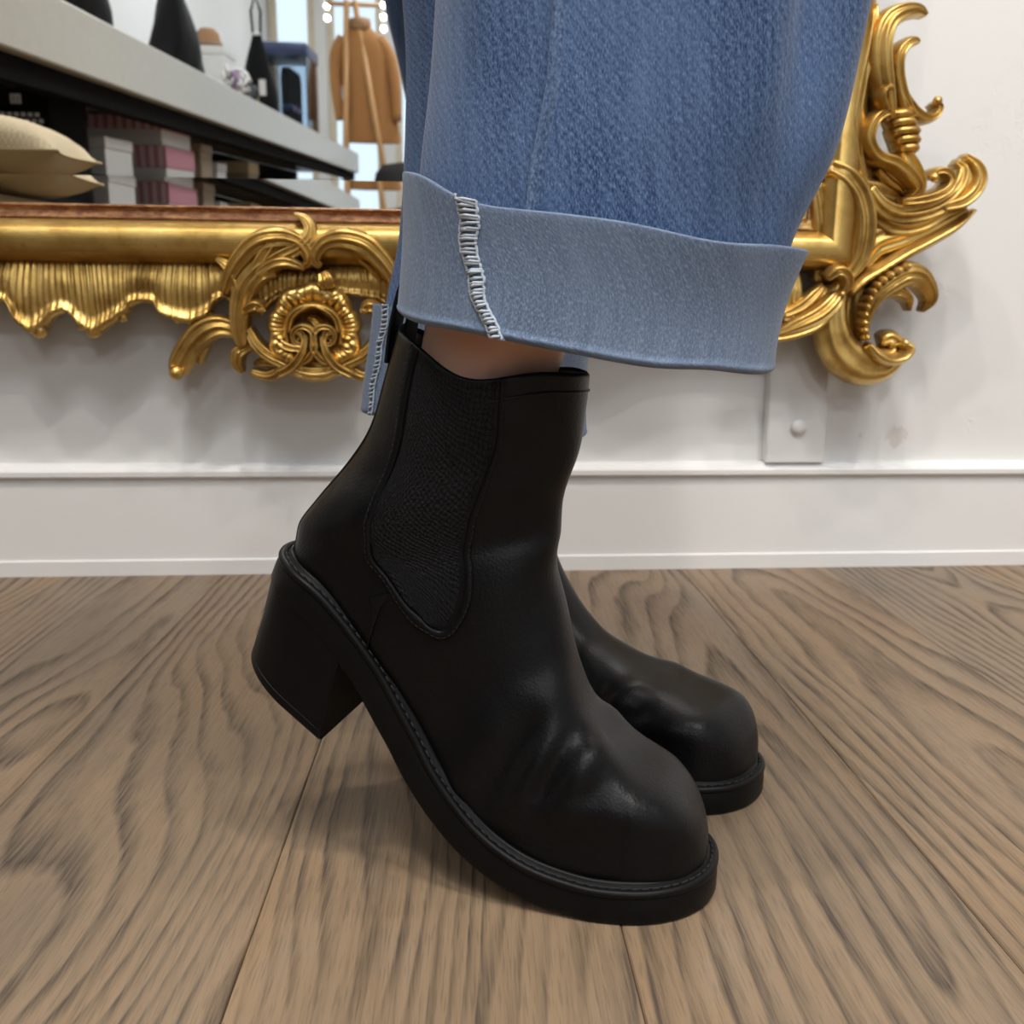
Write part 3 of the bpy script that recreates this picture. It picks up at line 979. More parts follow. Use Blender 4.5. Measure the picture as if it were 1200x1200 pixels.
# rows: front/top point T, sole/back point B (s forward, z up), squareness at the sole, height of the widest place, half-width (None: from the sole plan)
ROWS_UP = [   # front boot: heel lifted, bent over the ball
    ((0.0362, 0.0215), (0.0362, 0.0165), 1.0, 0.55, None),
    ((0.0358, 0.0290), (0.0352, 0.0165), 1.0, 0.55, None),
    ((0.0335, 0.0385), (0.0325, 0.0165), 1.0, 0.55, None),
    ((0.0284, 0.0480), (0.0270, 0.0165), 1.0, 0.56, None),
    ((0.0166, 0.0605), (0.0140, 0.0165), 1.0, 0.58, None),
    ((-0.0021, 0.0710), (-0.0060, 0.0165), 1.0, 0.60, None),
    ((-0.0185, 0.0838), (-0.0320, 0.0180), 1.0, 0.62, None),
    ((-0.0306, 0.0996), (-0.0600, 0.0245), 1.0, 0.64, None),
    ((-0.0396, 0.1277), (-0.0890, 0.0420), 1.0, 0.66, None),
    ((-0.0457, 0.1557), (-0.1150, 0.0760), 1.0, 0.66, None),
    ((-0.0492, 0.1741), (-0.1450, 0.1255), 0.95, 0.64, 0.0335),
    ((-0.0495, 0.1850), (-0.1740, 0.1585), 0.8, 0.62, 0.0345),
    ((-0.0487, 0.1927), (-0.1960, 0.1730), 0.45, 0.60, 0.0355),
    ((-0.0465, 0.2060), (-0.1965, 0.1865), 0.15, 0.58, 0.0365),
    ((-0.0432, 0.2203), (-0.1830, 0.2030), 0.05, 0.55, 0.0380),
    ((-0.0400, 0.2340), (-0.1655, 0.2210), 0.0, 0.52, 0.0390),
    ((-0.0370, 0.2480), (-0.1515, 0.2430), 0.0, 0.50, 0.0405),
    ((-0.0355, 0.2600), (-0.1434, 0.2668), 0.0, 0.50, 0.0425),
    ((-0.0346, 0.2735), (-0.1348, 0.2949), 0.0, 0.50, 0.0440),
]
TB_FLAT = [   # rear boot: standing on its heel
    ((0.0362, 0.0215), (0.0362, 0.0165)), ((0.0358, 0.0290), (0.0352, 0.0165)), ((0.0335, 0.0385), (0.0325, 0.0165)), ((0.0284, 0.0480), (0.0270, 0.0165)),
    ((0.0166, 0.0590), (0.0140, 0.0165)), ((-0.004, 0.0645), (-0.0060, 0.0165)), ((-0.030, 0.0690), (-0.0320, 0.0165)), ((-0.054, 0.0765), (-0.0600, 0.0175)),
    ((-0.078, 0.0880), (-0.0960, 0.0245)), ((-0.100, 0.1080), (-0.1380, 0.0400)), ((-0.114, 0.1320), (-0.1930, 0.0640)), ((-0.119, 0.1460), (-0.2280, 0.0740)),
    ((-0.122, 0.1580), (-0.2510, 0.0780)), ((-0.123, 0.1680), (-0.2545, 0.0930)), ((-0.1235, 0.1790), (-0.2510, 0.1140)), ((-0.1235, 0.1900), (-0.2440, 0.1400)),
    ((-0.1230, 0.2020), (-0.2390, 0.1680)), ((-0.1220, 0.2140), (-0.2360, 0.1960)), ((-0.1210, 0.2280), (-0.2340, 0.2280)),
]
ROWS_FLAT = [(a[0], a[1], r[2], r[3], r[4]) for a, r in zip(TB_FLAT, ROWS_UP)]
SOLE_UP = [(-0.2050, 0.1745), (-0.1900, 0.1675), (-0.1700, 0.1545), (-0.1430, 0.1225), (-0.1235, 0.0907), (-0.1048, 0.0610), (-0.0813, 0.0370), (-0.0535, 0.0228), (-0.0250, 0.0172), (0.0, 0.0165), (0.0200, 0.0165), (0.0412, 0.0165)]
SOLE_FLAT = [(-0.2590, 0.0775), (-0.2420, 0.0765), (-0.2180, 0.0725), (-0.1810, 0.0590), (-0.1450, 0.0425), (-0.1120, 0.0290), (-0.0813, 0.0205), (-0.0535, 0.0175), (-0.0250, 0.0165), (0.0, 0.0165), (0.0200, 0.0165), (0.0412, 0.0165)]
SOLE_TH = 0.0165


class Sole:
    """bent sole: plan coordinates (arc length t from the heel, across w, depth below the top face) -> local xyz"""

    def __init__(self, pts):
        c = crom(pts, 400)
        for _ in range(6):
            c[1:-1] = 0.25 * c[:-2] + 0.5 * c[1:-1] + 0.25 * c[2:]
        d = np.r_[0, np.cumsum(np.linalg.norm(np.diff(c, axis=0), axis=1))]
        self.L = d[-1]
        self.t = np.linspace(0, self.L, 400)
        self.c = np.stack([np.interp(self.t, d, c[:, 0]), np.interp(self.t, d, c[:, 1])], 1)
        g = np.gradient(self.c, self.t, axis=0)
        g /= np.linalg.norm(g, axis=1)[:, None]
        self.tan = g

    def frame(self, t):
        t = np.asarray(t, float)
        tc = np.clip(t, 0, self.L)
        p = np.stack([np.interp(tc, self.t, self.c[:, k]) for k in (0, 1)], -1)
        g = np.stack([np.interp(tc, self.t, self.tan[:, k]) for k in (0, 1)], -1)
        p = p + g * (t - tc)[..., None]
        return p, g

    def at(self, t, w, depth):
        p, g = self.frame(t)
        nx, nz = g[..., 1], -g[..., 0]          # downward normal
        return np.stack([p[..., 0] + nx * depth, np.asarray(w, float) + 0 * p[..., 0], p[..., 1] + nz * depth], -1)

    def hw(self, t):
        t = np.asarray(t, float)
        L = self.L
        w = np.interp(t / L, [0, 0.10, 0.30, 0.42, 0.55, 0.68, 0.80, 0.90, 1.0], [0.0345, 0.0355, 0.0350, 0.0365, 0.0420, 0.0485, 0.0510, 0.0500, 0.0480])
        r = 0.036
        w = w * np.where(t < r, np.clip(1 - np.abs((r - t) / r) ** 2.2, 0, 1) ** (1 / 2.2), 1)
        q = 0.058
        u = np.clip((t - (L - q)) / q, 0, 1)
        return w * np.clip(1 - u ** 2.35, 0, 1) ** (1 / 2.2)

    def outline(self, inset=0.0, t1=None):
        """closed plan outline (t,w), counter-clockwise, with outward normals"""
        L = self.L
        a = np.linspace(0, 1, 26)
        ts = np.r_[0.036 * (1 - np.cos(a * math.pi / 2)), np.linspace(0.036, L - 0.058, 60)[1:-1], L - 0.058 + 0.058 * np.sin(a * math.pi / 2)]
        hw = self.hw(ts)
        P = np.r_[np.stack([ts, -hw], 1), np.stack([ts, hw], 1)[::-1][1:-1]]
        T_ = np.roll(P, -1, 0) - np.roll(P, 1, 0)
        T_ /= np.linalg.norm(T_, axis=1)[:, None] + 1e-12
        N_ = np.stack([T_[:, 1], -T_[:, 0]], 1)
        return P + N_ * (-inset), N_, len(ts)


def sweep_outline(sole, prof, cap_top=False, cap_bottom=False):
    """prof: [(inset from the outline, depth below the sole top)] swept round the plan outline"""
    P, N_, nt = sole.outline()
    vs, fs = [], []
    n = len(P)
    for (ins, dep) in prof:
        q = P - N_ * ins
        vs.append(sole.at(q[:, 0], q[:, 1], np.full(n, dep)))
    m = len(prof)
    V = np.concatenate(vs)
    for j in range(m - 1):
        for i in range(n):
            k = (i + 1) % n
            fs.append((j * n + i, j * n + k, (j + 1) * n + k, (j + 1) * n + i))

    def cap(j):
        # right side rows are 0..nt-1, the left side is nt..n-1 in reverse
        def left(i):
            return j * n + (n - i)
        for i in range(nt - 1):
            a, b = j * n + i, j * n + i + 1
            la = a if i == 0 else left(i)
            lb = b if i + 1 == nt - 1 else left(i + 1)
            f = []
            for q in (a, b, lb, la):
                if q not in f:
                    f.append(q)
            fs.append(tuple(f))
    if cap_top:
        cap(0)
    if cap_bottom:
        cap(m - 1)
    return V, fs


def upper_grid(rows, sole):
    r = np.arange(len(rows), dtype=float)
    T_ = np.array([a[0] for a in rows])
    B_ = np.array([a[1] for a in rows])
    k_ = np.array([a[2] for a in rows])
    am = np.array([a[3] for a in rows])
    # denser rows near the toe
    uq = np.concatenate([np.linspace(0, 4, 46)[:-1], np.linspace(4, 18, NU - 45)])
    T = pchip(r, T_, uq)
    B = pchip(r, B_, uq)
    K = pchip(r, k_, uq)[:, 0]
    AM = pchip(r, am, uq)[:, 0]
    W_ = []
    for a in rows:
        if a[4] is None:
            d = np.linalg.norm(sole.c - np.array(a[1]), axis=1)
            t = sole.t[d.argmin()]
            W_.append(float(sole.hw(np.clip(t + 0.004, 0, sole.L - 0.003))) - 0.0055)
        else:
            W_.append(a[4])
    W_[0] = 0.006
    W_ = np.maximum(np.array(W_), 0.004)
    # toe rows follow the rounded plan
    W = pchip(r, W_, uq)[:, 0]
    toe = uq < 5
    sB = B[:, 0]
    tip = 0.0364
    q = 0.052
    u = np.clip((sB - (tip - q)) / q, 0, 1)
    W = np.where(toe, 0.0450 * np.clip(1 - u ** 2.35, 0.0001, 1) ** (1 / 2.2), W)
    for X in (T, B, W[:, None]):
        for _ in range(10):
            X[60:-1] = 0.25 * X[59:-2] + 0.5 * X[60:-1] + 0.25 * np.concatenate([X[61:], X[-1:]])[:len(X[60:-1])]
    v = np.arange(NV) / NV
    th = 2 * math.pi * v
    c, s = np.cos(th), np.sin(th)
    G = np.zeros((NU, NV, 3))
    for i in range(NU):
        pB = 1.0 - 0.80 * K[i]
        pT = 1.0 - 0.16 * K[i] - 0.32 * float(sstep(1.0, 3.5, uq[i]) * (1 - sstep(5.5, 8.0, uq[i])))
        p = np.where(c < 0, pB, pT)
        cc = np.sign(c) * np.abs(c) ** p
        ss = np.sign(s) * np.abs(s) ** p
        a = np.where(cc > 0, AM[i] * (1 - cc), AM[i] + (1 - AM[i]) * (-cc))
        pos = T[i] + (B[i] - T[i]) * a[:, None]
        G[i, :, 0] = pos[:, 0]
        G[i, :, 2] = pos[:, 1]
        G[i, :, 1] = -ss * W[i]
    return G, uq


def grid_normals(G):
    du = np.gradient(G, axis=0)
    dv = np.roll(G, -1, 1) - np.roll(G, 1, 1)
    n = np.cross(du, dv)
    n /= np.linalg.norm(n, axis=2)[..., None] + 1e-12
    cen = G.mean(axis=1, keepdims=True)
    sgn = np.sign(((G - cen) * n).sum(2, keepdims=True))
    return n * np.where(sgn == 0, 1, sgn)


class Surf:
    def __init__(self, G):
        self.G = G
        self.N = grid_normals(G)

    def at(self, u, v, off=0.0):
        """u in rows, v in columns (float); v < NV/2 is the near side"""
        u = np.clip(np.asarray(u, float), 0, NU - 1.001)
        v = np.asarray(v, float) % NV
        i, j = u.astype(int), v.astype(int)
        fu, fv = (u - i)[..., None], (v - j)[..., None]
        j2 = (j + 1) % NV

        def lerp(A):
            return (A[i, j] * (1 - fu) + A[i + 1, j] * fu) * (1 - fv) + (A[i, j2] * (1 - fu) + A[i + 1, j2] * fu) * fv
        n = lerp(self.N)
        n /= np.linalg.norm(n, axis=-1)[..., None] + 1e-12
        return lerp(self.G) + n * (np.asarray(off)[..., None] if np.ndim(off) else off)


class Boot:
    def __init__(self, rows, sole_pts, origin, ang):
        self.origin, self.ang = np.asarray(origin, float), ang
        self.sole = Sole(sole_pts)
        self.G, self.uq = upper_grid(rows, self.sole)

    def world(self, P):
        c, s = math.cos(self.ang), math.sin(self.ang)
        P = np.asarray(P)
        return np.stack([self.origin[0] + c * P[..., 0] - s * P[..., 1], self.origin[1] + s * P[..., 0] + c * P[..., 1], P[..., 2]], -1)


ANG1 = -R(19)
P1 = np.array([0.11702, 0.51044, 0.0])
front = Boot(ROWS_UP, SOLE_UP, P1, ANG1)
_pp = project(front.world(front.G))


def px_uv(x, y):
    """pixel traced on the near side of the front boot -> surface coordinates"""
    near = slice(3, NV // 2 - 2)
    d = np.hypot(_pp[:, near, 0] - x, _pp[:, near, 1] - y)
    i, j = np.unravel_index(d.argmin(), d.shape)
    j += 3
    best = (1e9, i, j)
    for du in np.linspace(-1, 1, 9):
        for dv in np.linspace(-1, 1, 9):
            u, v = np.clip(i + du, 0, NU - 1.01), j + dv
            a, b = int(u), int(v)
            fu, fv = u - a, v - b
            q = (_pp[a, b] * (1 - fu) + _pp[a + 1, b] * fu) * (1 - fv) + (_pp[a, b + 1] * (1 - fu) + _pp[a + 1, b + 1] * fu) * fv
            e = np.hypot(q[0] - x, q[1] - y)
            if e < best[0]:
                best = (e, u, v)
    return best[1], best[2]


def trace(pts, n, close=False):
    q = np.array([px_uv(*p) for p in pts])
    return crom(q, n)


# creases in the vamp: ridges and hollows traced on the leather, kept as one displacement field over the surface
CREASES = [([(594, 955), (610, 925), (632, 888), (655, 858)], 0.0036, 0.0062), ([(620, 958), (638, 925), (654, 893), (670, 862)], -0.0048, 0.0058),
           ([(642, 940), (670, 910), (697, 884), (714, 866)], 0.0036, 0.0074), ([(570, 940), (592, 900), (612, 866), (640, 828)], -0.0036, 0.0075),
           ([(598, 958), (650, 955), (700, 955), (770, 958)], 0.0018, 0.0060), ([(586, 980), (640, 988), (700, 992)], -0.0014, 0.0070),
           ([(530, 930), (552, 890), (570, 850)], 0.0022, 0.0090), ([(708, 905), (695, 930), (675, 945)], -0.0018, 0.0060),
           ([(478, 742), (500, 760), (520, 772)], 0.0016, 0.0040), ([(470, 764), (495, 784), (525, 792)], -0.0012, 0.0060),
           ([(660, 800), (645, 820), (620, 835)], 0.0014, 0.007), ([(655, 770), (635, 790), (610, 800)], -0.0014, 0.007),
           ([(425, 580), (420, 620), (430, 660)], 0.0010, 0.006), ([(440, 800), (470, 830), (500, 880)], -0.0010, 0.008)]
_W = front.G
disp = np.zeros((NU, NV))
for pts, amp, sg in CREASES:
    line = trace(pts, 24)
    Ls = Surf(front.G).at(line[:, 0], line[:, 1])
    tt = np.linspace(0, 1, 24)
    env = np.sin(np.clip(tt, 0.04, 0.96) * math.pi) ** 0.6
    d2 = ((_W[:, :, None, :] - Ls[None, None]) ** 2).sum(-1)
    f = (np.exp(-d2 / (2 * sg * sg)) * env).max(2)
    disp += 1.35 * amp * f
    flip = np.roll(f[:, ::-1], 1, axis=1)
    disp += 0.6 * amp * flip
# gentle sag of the soft leather round the ankle
vv = np.arange(NV)[None, :] / NV
uu = np.arange(NU)[:, None]
disp += 0.0010 * np.sin(uu * 0.16 + 3 * np.sin(2 * math.pi * vv)) * sstep(80, 110, uu) * (1 - sstep(165, 190, uu))

GORE = [(493, 402), (487, 418), (474, 488), (456, 553), (444, 597), (442, 631), (456, 675), (478, 709), (502, 733), (516, 738), (528, 735), (540, 714), (547, 683), (556, 620), (566, 553), (586, 448)]
BAND = [(484, 398), (478, 418), (465, 488), (447, 553), (434, 597), (433, 638), (449, 684), (470, 718), (498, 745), (516, 752), (536, 744), (551, 715), (558, 683), (566, 620), (575, 553), (594, 446)]
SEAM = [(459, 696), (448, 712), (441, 730), (437, 748), (434, 768), (433, 790)]
TOPST = [(592, 452), (620, 449), (650, 447), (676, 447)]
gore_uv, band_uv = trace(GORE, 60), trace(BAND, 60)
seam_uv = trace(SEAM, 30)
for q_ in (gore_uv, band_uv, seam_uv):
    for _ in range(8):
        q_[1:-1] = 0.25 * q_[:-2] + 0.5 * q_[1:-1] + 0.25 * q_[2:]
for q_ in (gore_uv, band_uv):          # both run out at the top edge of the shaft
    for k_ in range(8):
        q_[k_, 0] += (NU - 1.2 - q_[0, 0]) * (1 - k_ / 8) ** 2 if k_ else 0
        q_[-1 - k_, 0] += (NU - 1.2 - q_[-1, 0]) * (1 - k_ / 8) ** 2 if k_ else 0
    q_[0, 0] = q_[-1, 0] = NU - 1.2


def make_boot(boot, root, label_side=True):
    G = boot.G + grid_normals(boot.G) * disp[..., None]
    # the shaft's top line dips over the elastic
    a = np.abs(((np.arange(NV) / NV * 2 + 1) % 2) - 1)          # 0 front .. 1 back
    dip = 0.0120 * np.exp(-((a - 0.50) / 0.17) ** 2) - 0.004 * np.exp(-((a - 1.0) / 0.10) ** 2)
    axis = (G[NU - 1].mean(0) - G[NU - 12].mean(0))
    axis /= np.linalg.norm(axis)
    ramp = sstep(NU - 45, NU - 1, np.arange(NU))
    G = G - axis[None, None] * (ramp[:, None] * dip[None, :])[..., None]
    S_ = Surf(G)
    # upper: outside rows, then a rolled rim and the inside of the shaft
    rings = [G[i] for i in range(NU)]
    n_in = S_.N
    rings.append(G[NU - 1] - n_in[NU - 1] * 0.0012 + axis * 0.0010)
    for k, i in enumerate(range(NU - 2, NU - 60, -4)):
        rings.append(G[i] - n_in[i] * 0.0030)
    V = np.concatenate(rings)
    fs = []
    for i in range(len(rings) - 1):
        for j in range(NV):
            k = (j + 1) % NV
            fs.append((i * NV + j, i * NV + k, (i + 1) * NV + k, (i + 1) * NV + j))
    fs.append(tuple(range(NV)))
    up = mesh_from('upper', V, fs, M['leather'], root, True)

    def patch(name, outer, mat, off, edge_in=0.0, close_top=True):
        """fills a traced outline (in surface coordinates) with a patch lying on the leather"""
        out = []
        for side in (0, 1):
            o_ = outer.copy()
            if side:
                o_[:, 1] = NV - o_[:, 1]
            m = len(o_)
            # left half runs down, right half runs up: pair them
            h = m // 2
            L_, R_ = o_[:h], o_[::-1][:h]
            nx = 18
            vs, uvs = [], []
            for i in range(h):
                for j in range(nx):
                    f = j / (nx - 1)
                    uvq = L_[i] * (1 - f) + R_[i] * f
                    e = min(f, 1 - f) * np.linalg.norm((L_[i] - R_[i]))
                    vs.append(S_.at(uvq[0], uvq[1], off if 0 < j < nx - 1 and i < h - 1 else -0.0006))
            vs = np.array(vs)
            g = vs.reshape(h, nx, 3)
            du = np.r_[0, np.cumsum(np.linalg.norm(np.diff(g[:, nx // 2], axis=0), axis=1))]
            dvv = np.concatenate([np.zeros((h, 1)), np.cumsum(np.linalg.norm(np.diff(g, axis=1), axis=2), axis=1)], 1)
            dvv -= dvv[:, nx // 2:nx // 2 + 1]
            uvs = np.stack([dvv, np.repeat(du[:, None], nx, 1)], -1).reshape(-1, 2)
            fs = [(i * nx + j, i * nx + j + 1, (i + 1) * nx + j + 1, (i + 1) * nx + j) for i in range(h - 1) for j in range(nx - 1)]
            out.append(mesh_from(name, vs, fs, mat, root, True, uv=uvs))
        return out

    gores = patch('elastic_gore', gore_uv, M['elastic'], 0.0009)

    def ribbon(name, A, B_, mat, hgt, parent=root, n=None):
        """a raised strip between two traced lines"""
        for side in (0, 1):
            rows_ = []
            for f, h in ((0.0, -0.0008), (0.04, hgt * 0.6), (0.14, hgt), (0.5, hgt * 1.06), (0.80, hgt * 0.95), (0.93, hgt * 0.5), (1.0, -0.0008)):
                q = A * (1 - f) + B_ * f
                vq = NV - q[:, 1] if side else q[:, 1]
                rows_.append(S_.at(q[:, 0], vq, h))
            n_ = len(A)
            V_ = np.concatenate(rows_)
            f_ = [(r * n_ + i, r * n_ + i + 1, (r + 1) * n_ + i + 1, (r + 1) * n_ + i) for r in range(len(rows_) - 1) for i in range(n_ - 1)]
            mesh_from(name, V_, f_, mat, parent if not isinstance(parent, list) else parent[side], True)

    ribbon('gore_binding', gore_uv, band_uv, M['leather'], 0.0016)

    def stitches(name, line, off, length, gap, rad, parent, both=True):
        mb = MB()
        for side in ((0, 1) if both else (0,)):
            q = line.copy()
            if side:
                q[:, 1] = NV - q[:, 1]
            p = S_.at(q[:, 0], q[:, 1], off)
            d = np.r_[0, np.cumsum(np.linalg.norm(np.diff(p, axis=0), axis=1))]
            t = 0.0
            while t + length < d[-1]:
                a_, b_, c_ = [np.array([np.interp(x, d, p[:, k]) for k in range(3)]) for x in (t, t + length / 2, t + length)]
                mb.tube([a_, b_, c_], [rad * 0.5, rad, rad * 0.5], 5)
                t += length + gap
        return tag(mb.build(name, M['thread'], parent), kind='stuff')

    mid_ = gore_uv * 0.28 + band_uv * 0.72
    stitches('binding_stitching', mid_, 0.0019, 0.0022, 0.0010, 0.00035, root)
    # seam where the heel quarter laps over the vamp
    sa = seam_uv
    sb = seam_uv + np.array([0.0, 1.6])
    ribbon('quarter_seam', sa, sb, M['leather'], 0.0013)
    # collar line along the front of the top edge
    us = NU - 1 - 7 + 0 * np.linspace(0, 1, 40)
    vs_ = np.linspace(-31, 31, 40)
    ln = np.stack([us, vs_], 1)
    ribbon_line = np.stack([us + 1.4, vs_], 1)
    rows_ = []
    for f, h in ((0, -0.0004), (0.3, 0.0009), (0.7, 0.0009), (1, -0.0004)):
        q = ln * (1 - f) + ribbon_line * f
        rows_.append(S_.at(q[:, 0], q[:, 1], h))
    V_ = np.concatenate(rows_)
    f_ = [(r * 40 + i, r * 40 + i + 1, (r + 1) * 40 + i + 1, (r + 1) * 40 + i) for r in range(3) for i in range(39)]
    mesh_from('collar_seam', V_, f_, M['leather'], root, True)
    # back strip from the sole to the top edge
    ub = np.linspace(float(np.searchsorted(boot.uq, 12.1)), NU - 2, 50)
    rows_ = []
    for dv, h in ((-4.2, -0.0006), (-3.6, 0.0012), (0, 0.0018), (3.6, 0.0012), (4.2, -0.0006)):
        rows_.append(S_.at(ub, NV / 2 + dv + 0 * ub, h))
    V_ = np.concatenate(rows_)
    f_ = [(r * 50 + i, r * 50 + i + 1, (r + 1) * 50 + i + 1, (r + 1) * 50 + i) for r in range(4) for i in range(49)]
    mesh_from('back_strip', V_, f_, M['leather'], root, True)
    # pull loop standing on the back of the top edge
    p0 = S_.at(NU - 9, NV / 2, 0.0015)
    p1 = S_.at(NU - 3, NV / 2, -0.0045)
    hx = axis
    back = p0 - S_.at(NU - 9, 0, 0)
    back /= np.linalg.norm(back)
    path = [p0, p0 + hx * 0.018 + back * 0.0015, p0 + hx * 0.038 + back * 0.0010, p0 + hx * 0.047 - back * 0.002, p0 + hx * 0.043 - back * 0.006, p0 + hx * 0.026 - back * 0.007, p1 - hx * 0.004]
    pc = crom(np.array(path), 30)
    tg = np.gradient(pc, axis=0)
    tg /= np.linalg.norm(tg, axis=1)[:, None]
    wdir = np.array([0, 1.0, 0])
    nn = np.cross(tg, wdir)
    V_, f_ = [], []
    for i in range(30):
        for (w_, n_) in ((-0.0085, -0.0007), (0.0085, -0.0007), (0.0085, 0.0007), (-0.0085, 0.0007)):
            V_.append(pc[i] + wdir * w_ + nn[i] * n_)
    for i in range(29):
        for k in range(4):
            f_.append((i * 4 + k, i * 4 + (k + 1) % 4, (i + 1) * 4 + (k + 1) % 4, (i + 1) * 4 + k))
    f_ += [(0, 1, 2, 3), (116, 117, 118, 119)]
    mesh_from('pull_tab', V_, f_, M['black'], root, False)

    # sole unit
    so = boot.sole
    pr = [(0.0070, -0.0002), (0.0012, 0.0000), (0.0004, 0.0003), (0.0, 0.0012), (-0.0004, 0.006), (-0.0003, SOLE_TH - 0.0022), (0.0003, SOLE_TH - 0.0008), (0.0016, SOLE_TH)]
    V_, f_ = sweep_outline(so, pr, cap_top=True, cap_bottom=True)
    os_ = mesh_from('outsole', V_, f_, M['rubber'], root, True)
    os_.data.set_sharp_from_angle(angle=R(50))
    pr = [(0.0120, 0.0), (0.0078, -0.0030), (0.0066, -0.0046), (0.0052, -0.0050), (0.0042, -0.0040), (0.0038, -0.0024), (0.0030, -0.0021), (0.0016, -0.0024), (0.0004, -0.0021), (-0.0007, -0.0012), (-0.0009, 0.0002), (-0.0004, 0.0016), (0.0006, 0.0017)]
    V_, f_ = sweep_outline(so, pr)
    we = mesh_from('welt', V_, f_, M['rubber'], root, True)
    # lock stitching lying in the welt groove
    P, N_, nt = so.outline(inset=0.0026)
    P = np.r_[P, P[:1]]
    p3 = so.at(P[:, 0], P[:, 1], np.full(len(P), -0.0024))
    d = np.r_[0, np.cumsum(np.linalg.norm(np.diff(p3, axis=0), axis=1))]
    mb = MB()
    t = 0.0
    while t + 0.0042 < d[-1]:
        q = [np.array([np.interp(x, d, p3[:, k]) for k in range(3)]) for x in (t, t + 0.0021, t + 0.0042)]
        mb.tube(q, [0.0005, 0.00075, 0.0005], 5)
        t += 0.0056
    tag(mb.build('welt_stitching', M['thread'], we), kind='stuff')

    # heel block: stacked D-shaped outlines from the sole down to the tip
    hl = 0.072
    def heel_ring(f, grow=0.0):
        # f 0 at the sole, 1 at the ground face
        rear_t, front_t = 0.0 + 0.004 * f, hl - 0.008 * f
        L_ = front_t - rear_t
        aa = np.linspace(0, math.pi / 2, 14)
        tt = np.r_[rear_t + 0.036 * (1 - np.cos(aa)), np.linspace(rear_t + 0.036, front_t - 0.0015, 8)[1:], front_t]
        ww = np.r_[0.0352 * np.sin(aa) ** 0.9, np.full(7, 0.0352), 0.0340] * (1 - 0.04 * f) + grow
        ww[0] = 0
        ring = [(t_, -w_) for t_, w_ in zip(tt, ww)] + [(t_, w_) for t_, w_ in list(zip(tt, ww))[::-1][:-1]]
        return np.array(ring)

    # plane of the ground face
    pr_, gr = so.frame(np.array([0.0, hl]))
    HEEL_R, HEEL_F = heel_dirs[boot]
    V_, f_ = [], []
    levels = [(0.0, 0), (0.03, 0), (0.5, 0), (0.88, 0), (0.885, -0.0004), (0.895, -0.0004), (0.90, 0), (0.975, 0), (1.0, -0.0012)]
    nr = None
    for (f, gw) in levels:
        rg_ = heel_ring(f, gw)
        nr = len(rg_)
        top = so.at(rg_[:, 0], rg_[:, 1], np.full(nr, SOLE_TH - 0.003))
        # matching place on the ground face, between its rear and front points
        g = (rg_[:, 0] - 0.004 * f) / (hl - 0.012 * f)
        bot = np.stack([HEEL_R[0] + (HEEL_F[0] - HEEL_R[0]) * g, rg_[:, 1], HEEL_R[1] + (HEEL_F[1] - HEEL_R[1]) * g], 1)
        V_.append(top * (1 - f) + bot * f)
    V_ = np.concatenate(V_)
    m = len(levels)
    k0 = 5
    fa, fb = [], []
    for j in range(m - 1):
        for i in range(nr):
            k = (i + 1) % nr
            (fa if j < k0 else fb).append((j * nr + i, j * nr + k, (j + 1) * nr + k, (j + 1) * nr + i))
    fa.append(tuple(range(nr)))
    hb = mesh_from('heel_block', V_[:(k0 + 1) * nr], fa, M['rubber'], root, True)
    hb.data.set_sharp_from_angle(angle=R(40))
    fb = [tuple(q - k0 * nr for q in f) for f in fb]
    fb.append(tuple((m - 1 - k0) * nr + i for i in range(nr))[::-1])
    ht = mesh_from('heel_tip', V_[k0 * nr:], fb, M['rubber'], root, True)
    ht.data.set_sharp_from_angle(angle=R(40))
    return up


ANG2 = -R(40)
P2 = np.array([0.1790, 0.6215, 0.0])
rear = Boot(ROWS_FLAT, SOLE_FLAT, P2, ANG2)
heel_dirs = {front: ((-0.2260, 0.1140), (-0.1735, 0.0735)), rear: ((-0.2570, 0.0), (-0.1930, 0.0))}
b1 = tag(empty('ankle_boot', tuple(P1), ANG1), 'black leather ankle boot nearest the camera with its heel lifted', 'boot', 'pair of black ankle boots')
make_boot(front, b1)
b2 = tag(empty('ankle_boot', tuple(P2), ANG2), 'black leather ankle boot standing behind the other, only its toe showing', 'boot', 'pair of black ankle boots')
make_boot(rear, b2)
# ------------------------------------------------------------------ the wearer's legs and the rolled jeans
E1 = np.array([math.cos(ANG1), math.sin(ANG1), 0.0])       # along the front foot
F1 = np.array([-math.sin(ANG1), math.cos(ANG1), 0.0])      # away from the camera
NTH = 192


class Leg:
    """trouser leg: stacked tilted ovals; sections = (z at the axis, centre, half-length along e, half-depth along f, rise of z per metre along e)"""

    def __init__(self, sections, e, f, folds):
        S_ = np.array([[a[0], a[1][0], a[1][1], a[2], a[3], a[4]] for a in sections], float)
        self.z = S_[:, 0]
        self.S = S_
        self.e, self.f, self.folds = e, f, folds

    def ring(self, zc, off=0.0, dz=None, n=NTH):
        q = pchip(self.z, self.S[:, 1:], np.atleast_1d(float(zc)))[0]
        th = 2 * math.pi * np.arange(n) / n
        c, s = np.cos(th), np.sin(th)
        ex = 0.92
        cc, ss = np.sign(c) * np.abs(c) ** ex, np.sign(s) * np.abs(s) ** ex
        wob = self.folds(th, zc)
        a, b = q[2] + off + wob, q[3] + off + wob
        P = np.zeros((n, 3))
        P[:, 0] = q[0]
        P[:, 1] = q[1]
        P += self.e * (a * cc)[:, None] + self.f * (b * ss)[:, None]
        P[:, 2] = zc + q[4] * a * cc
        if dz is not None:
            P[:, 2] += dz(th)
        return P

    def girth(self, zc):
        P = self.ring(zc)
        return np.r_[0, np.cumsum(np.linalg.norm(np.diff(P, axis=0), axis=1))]


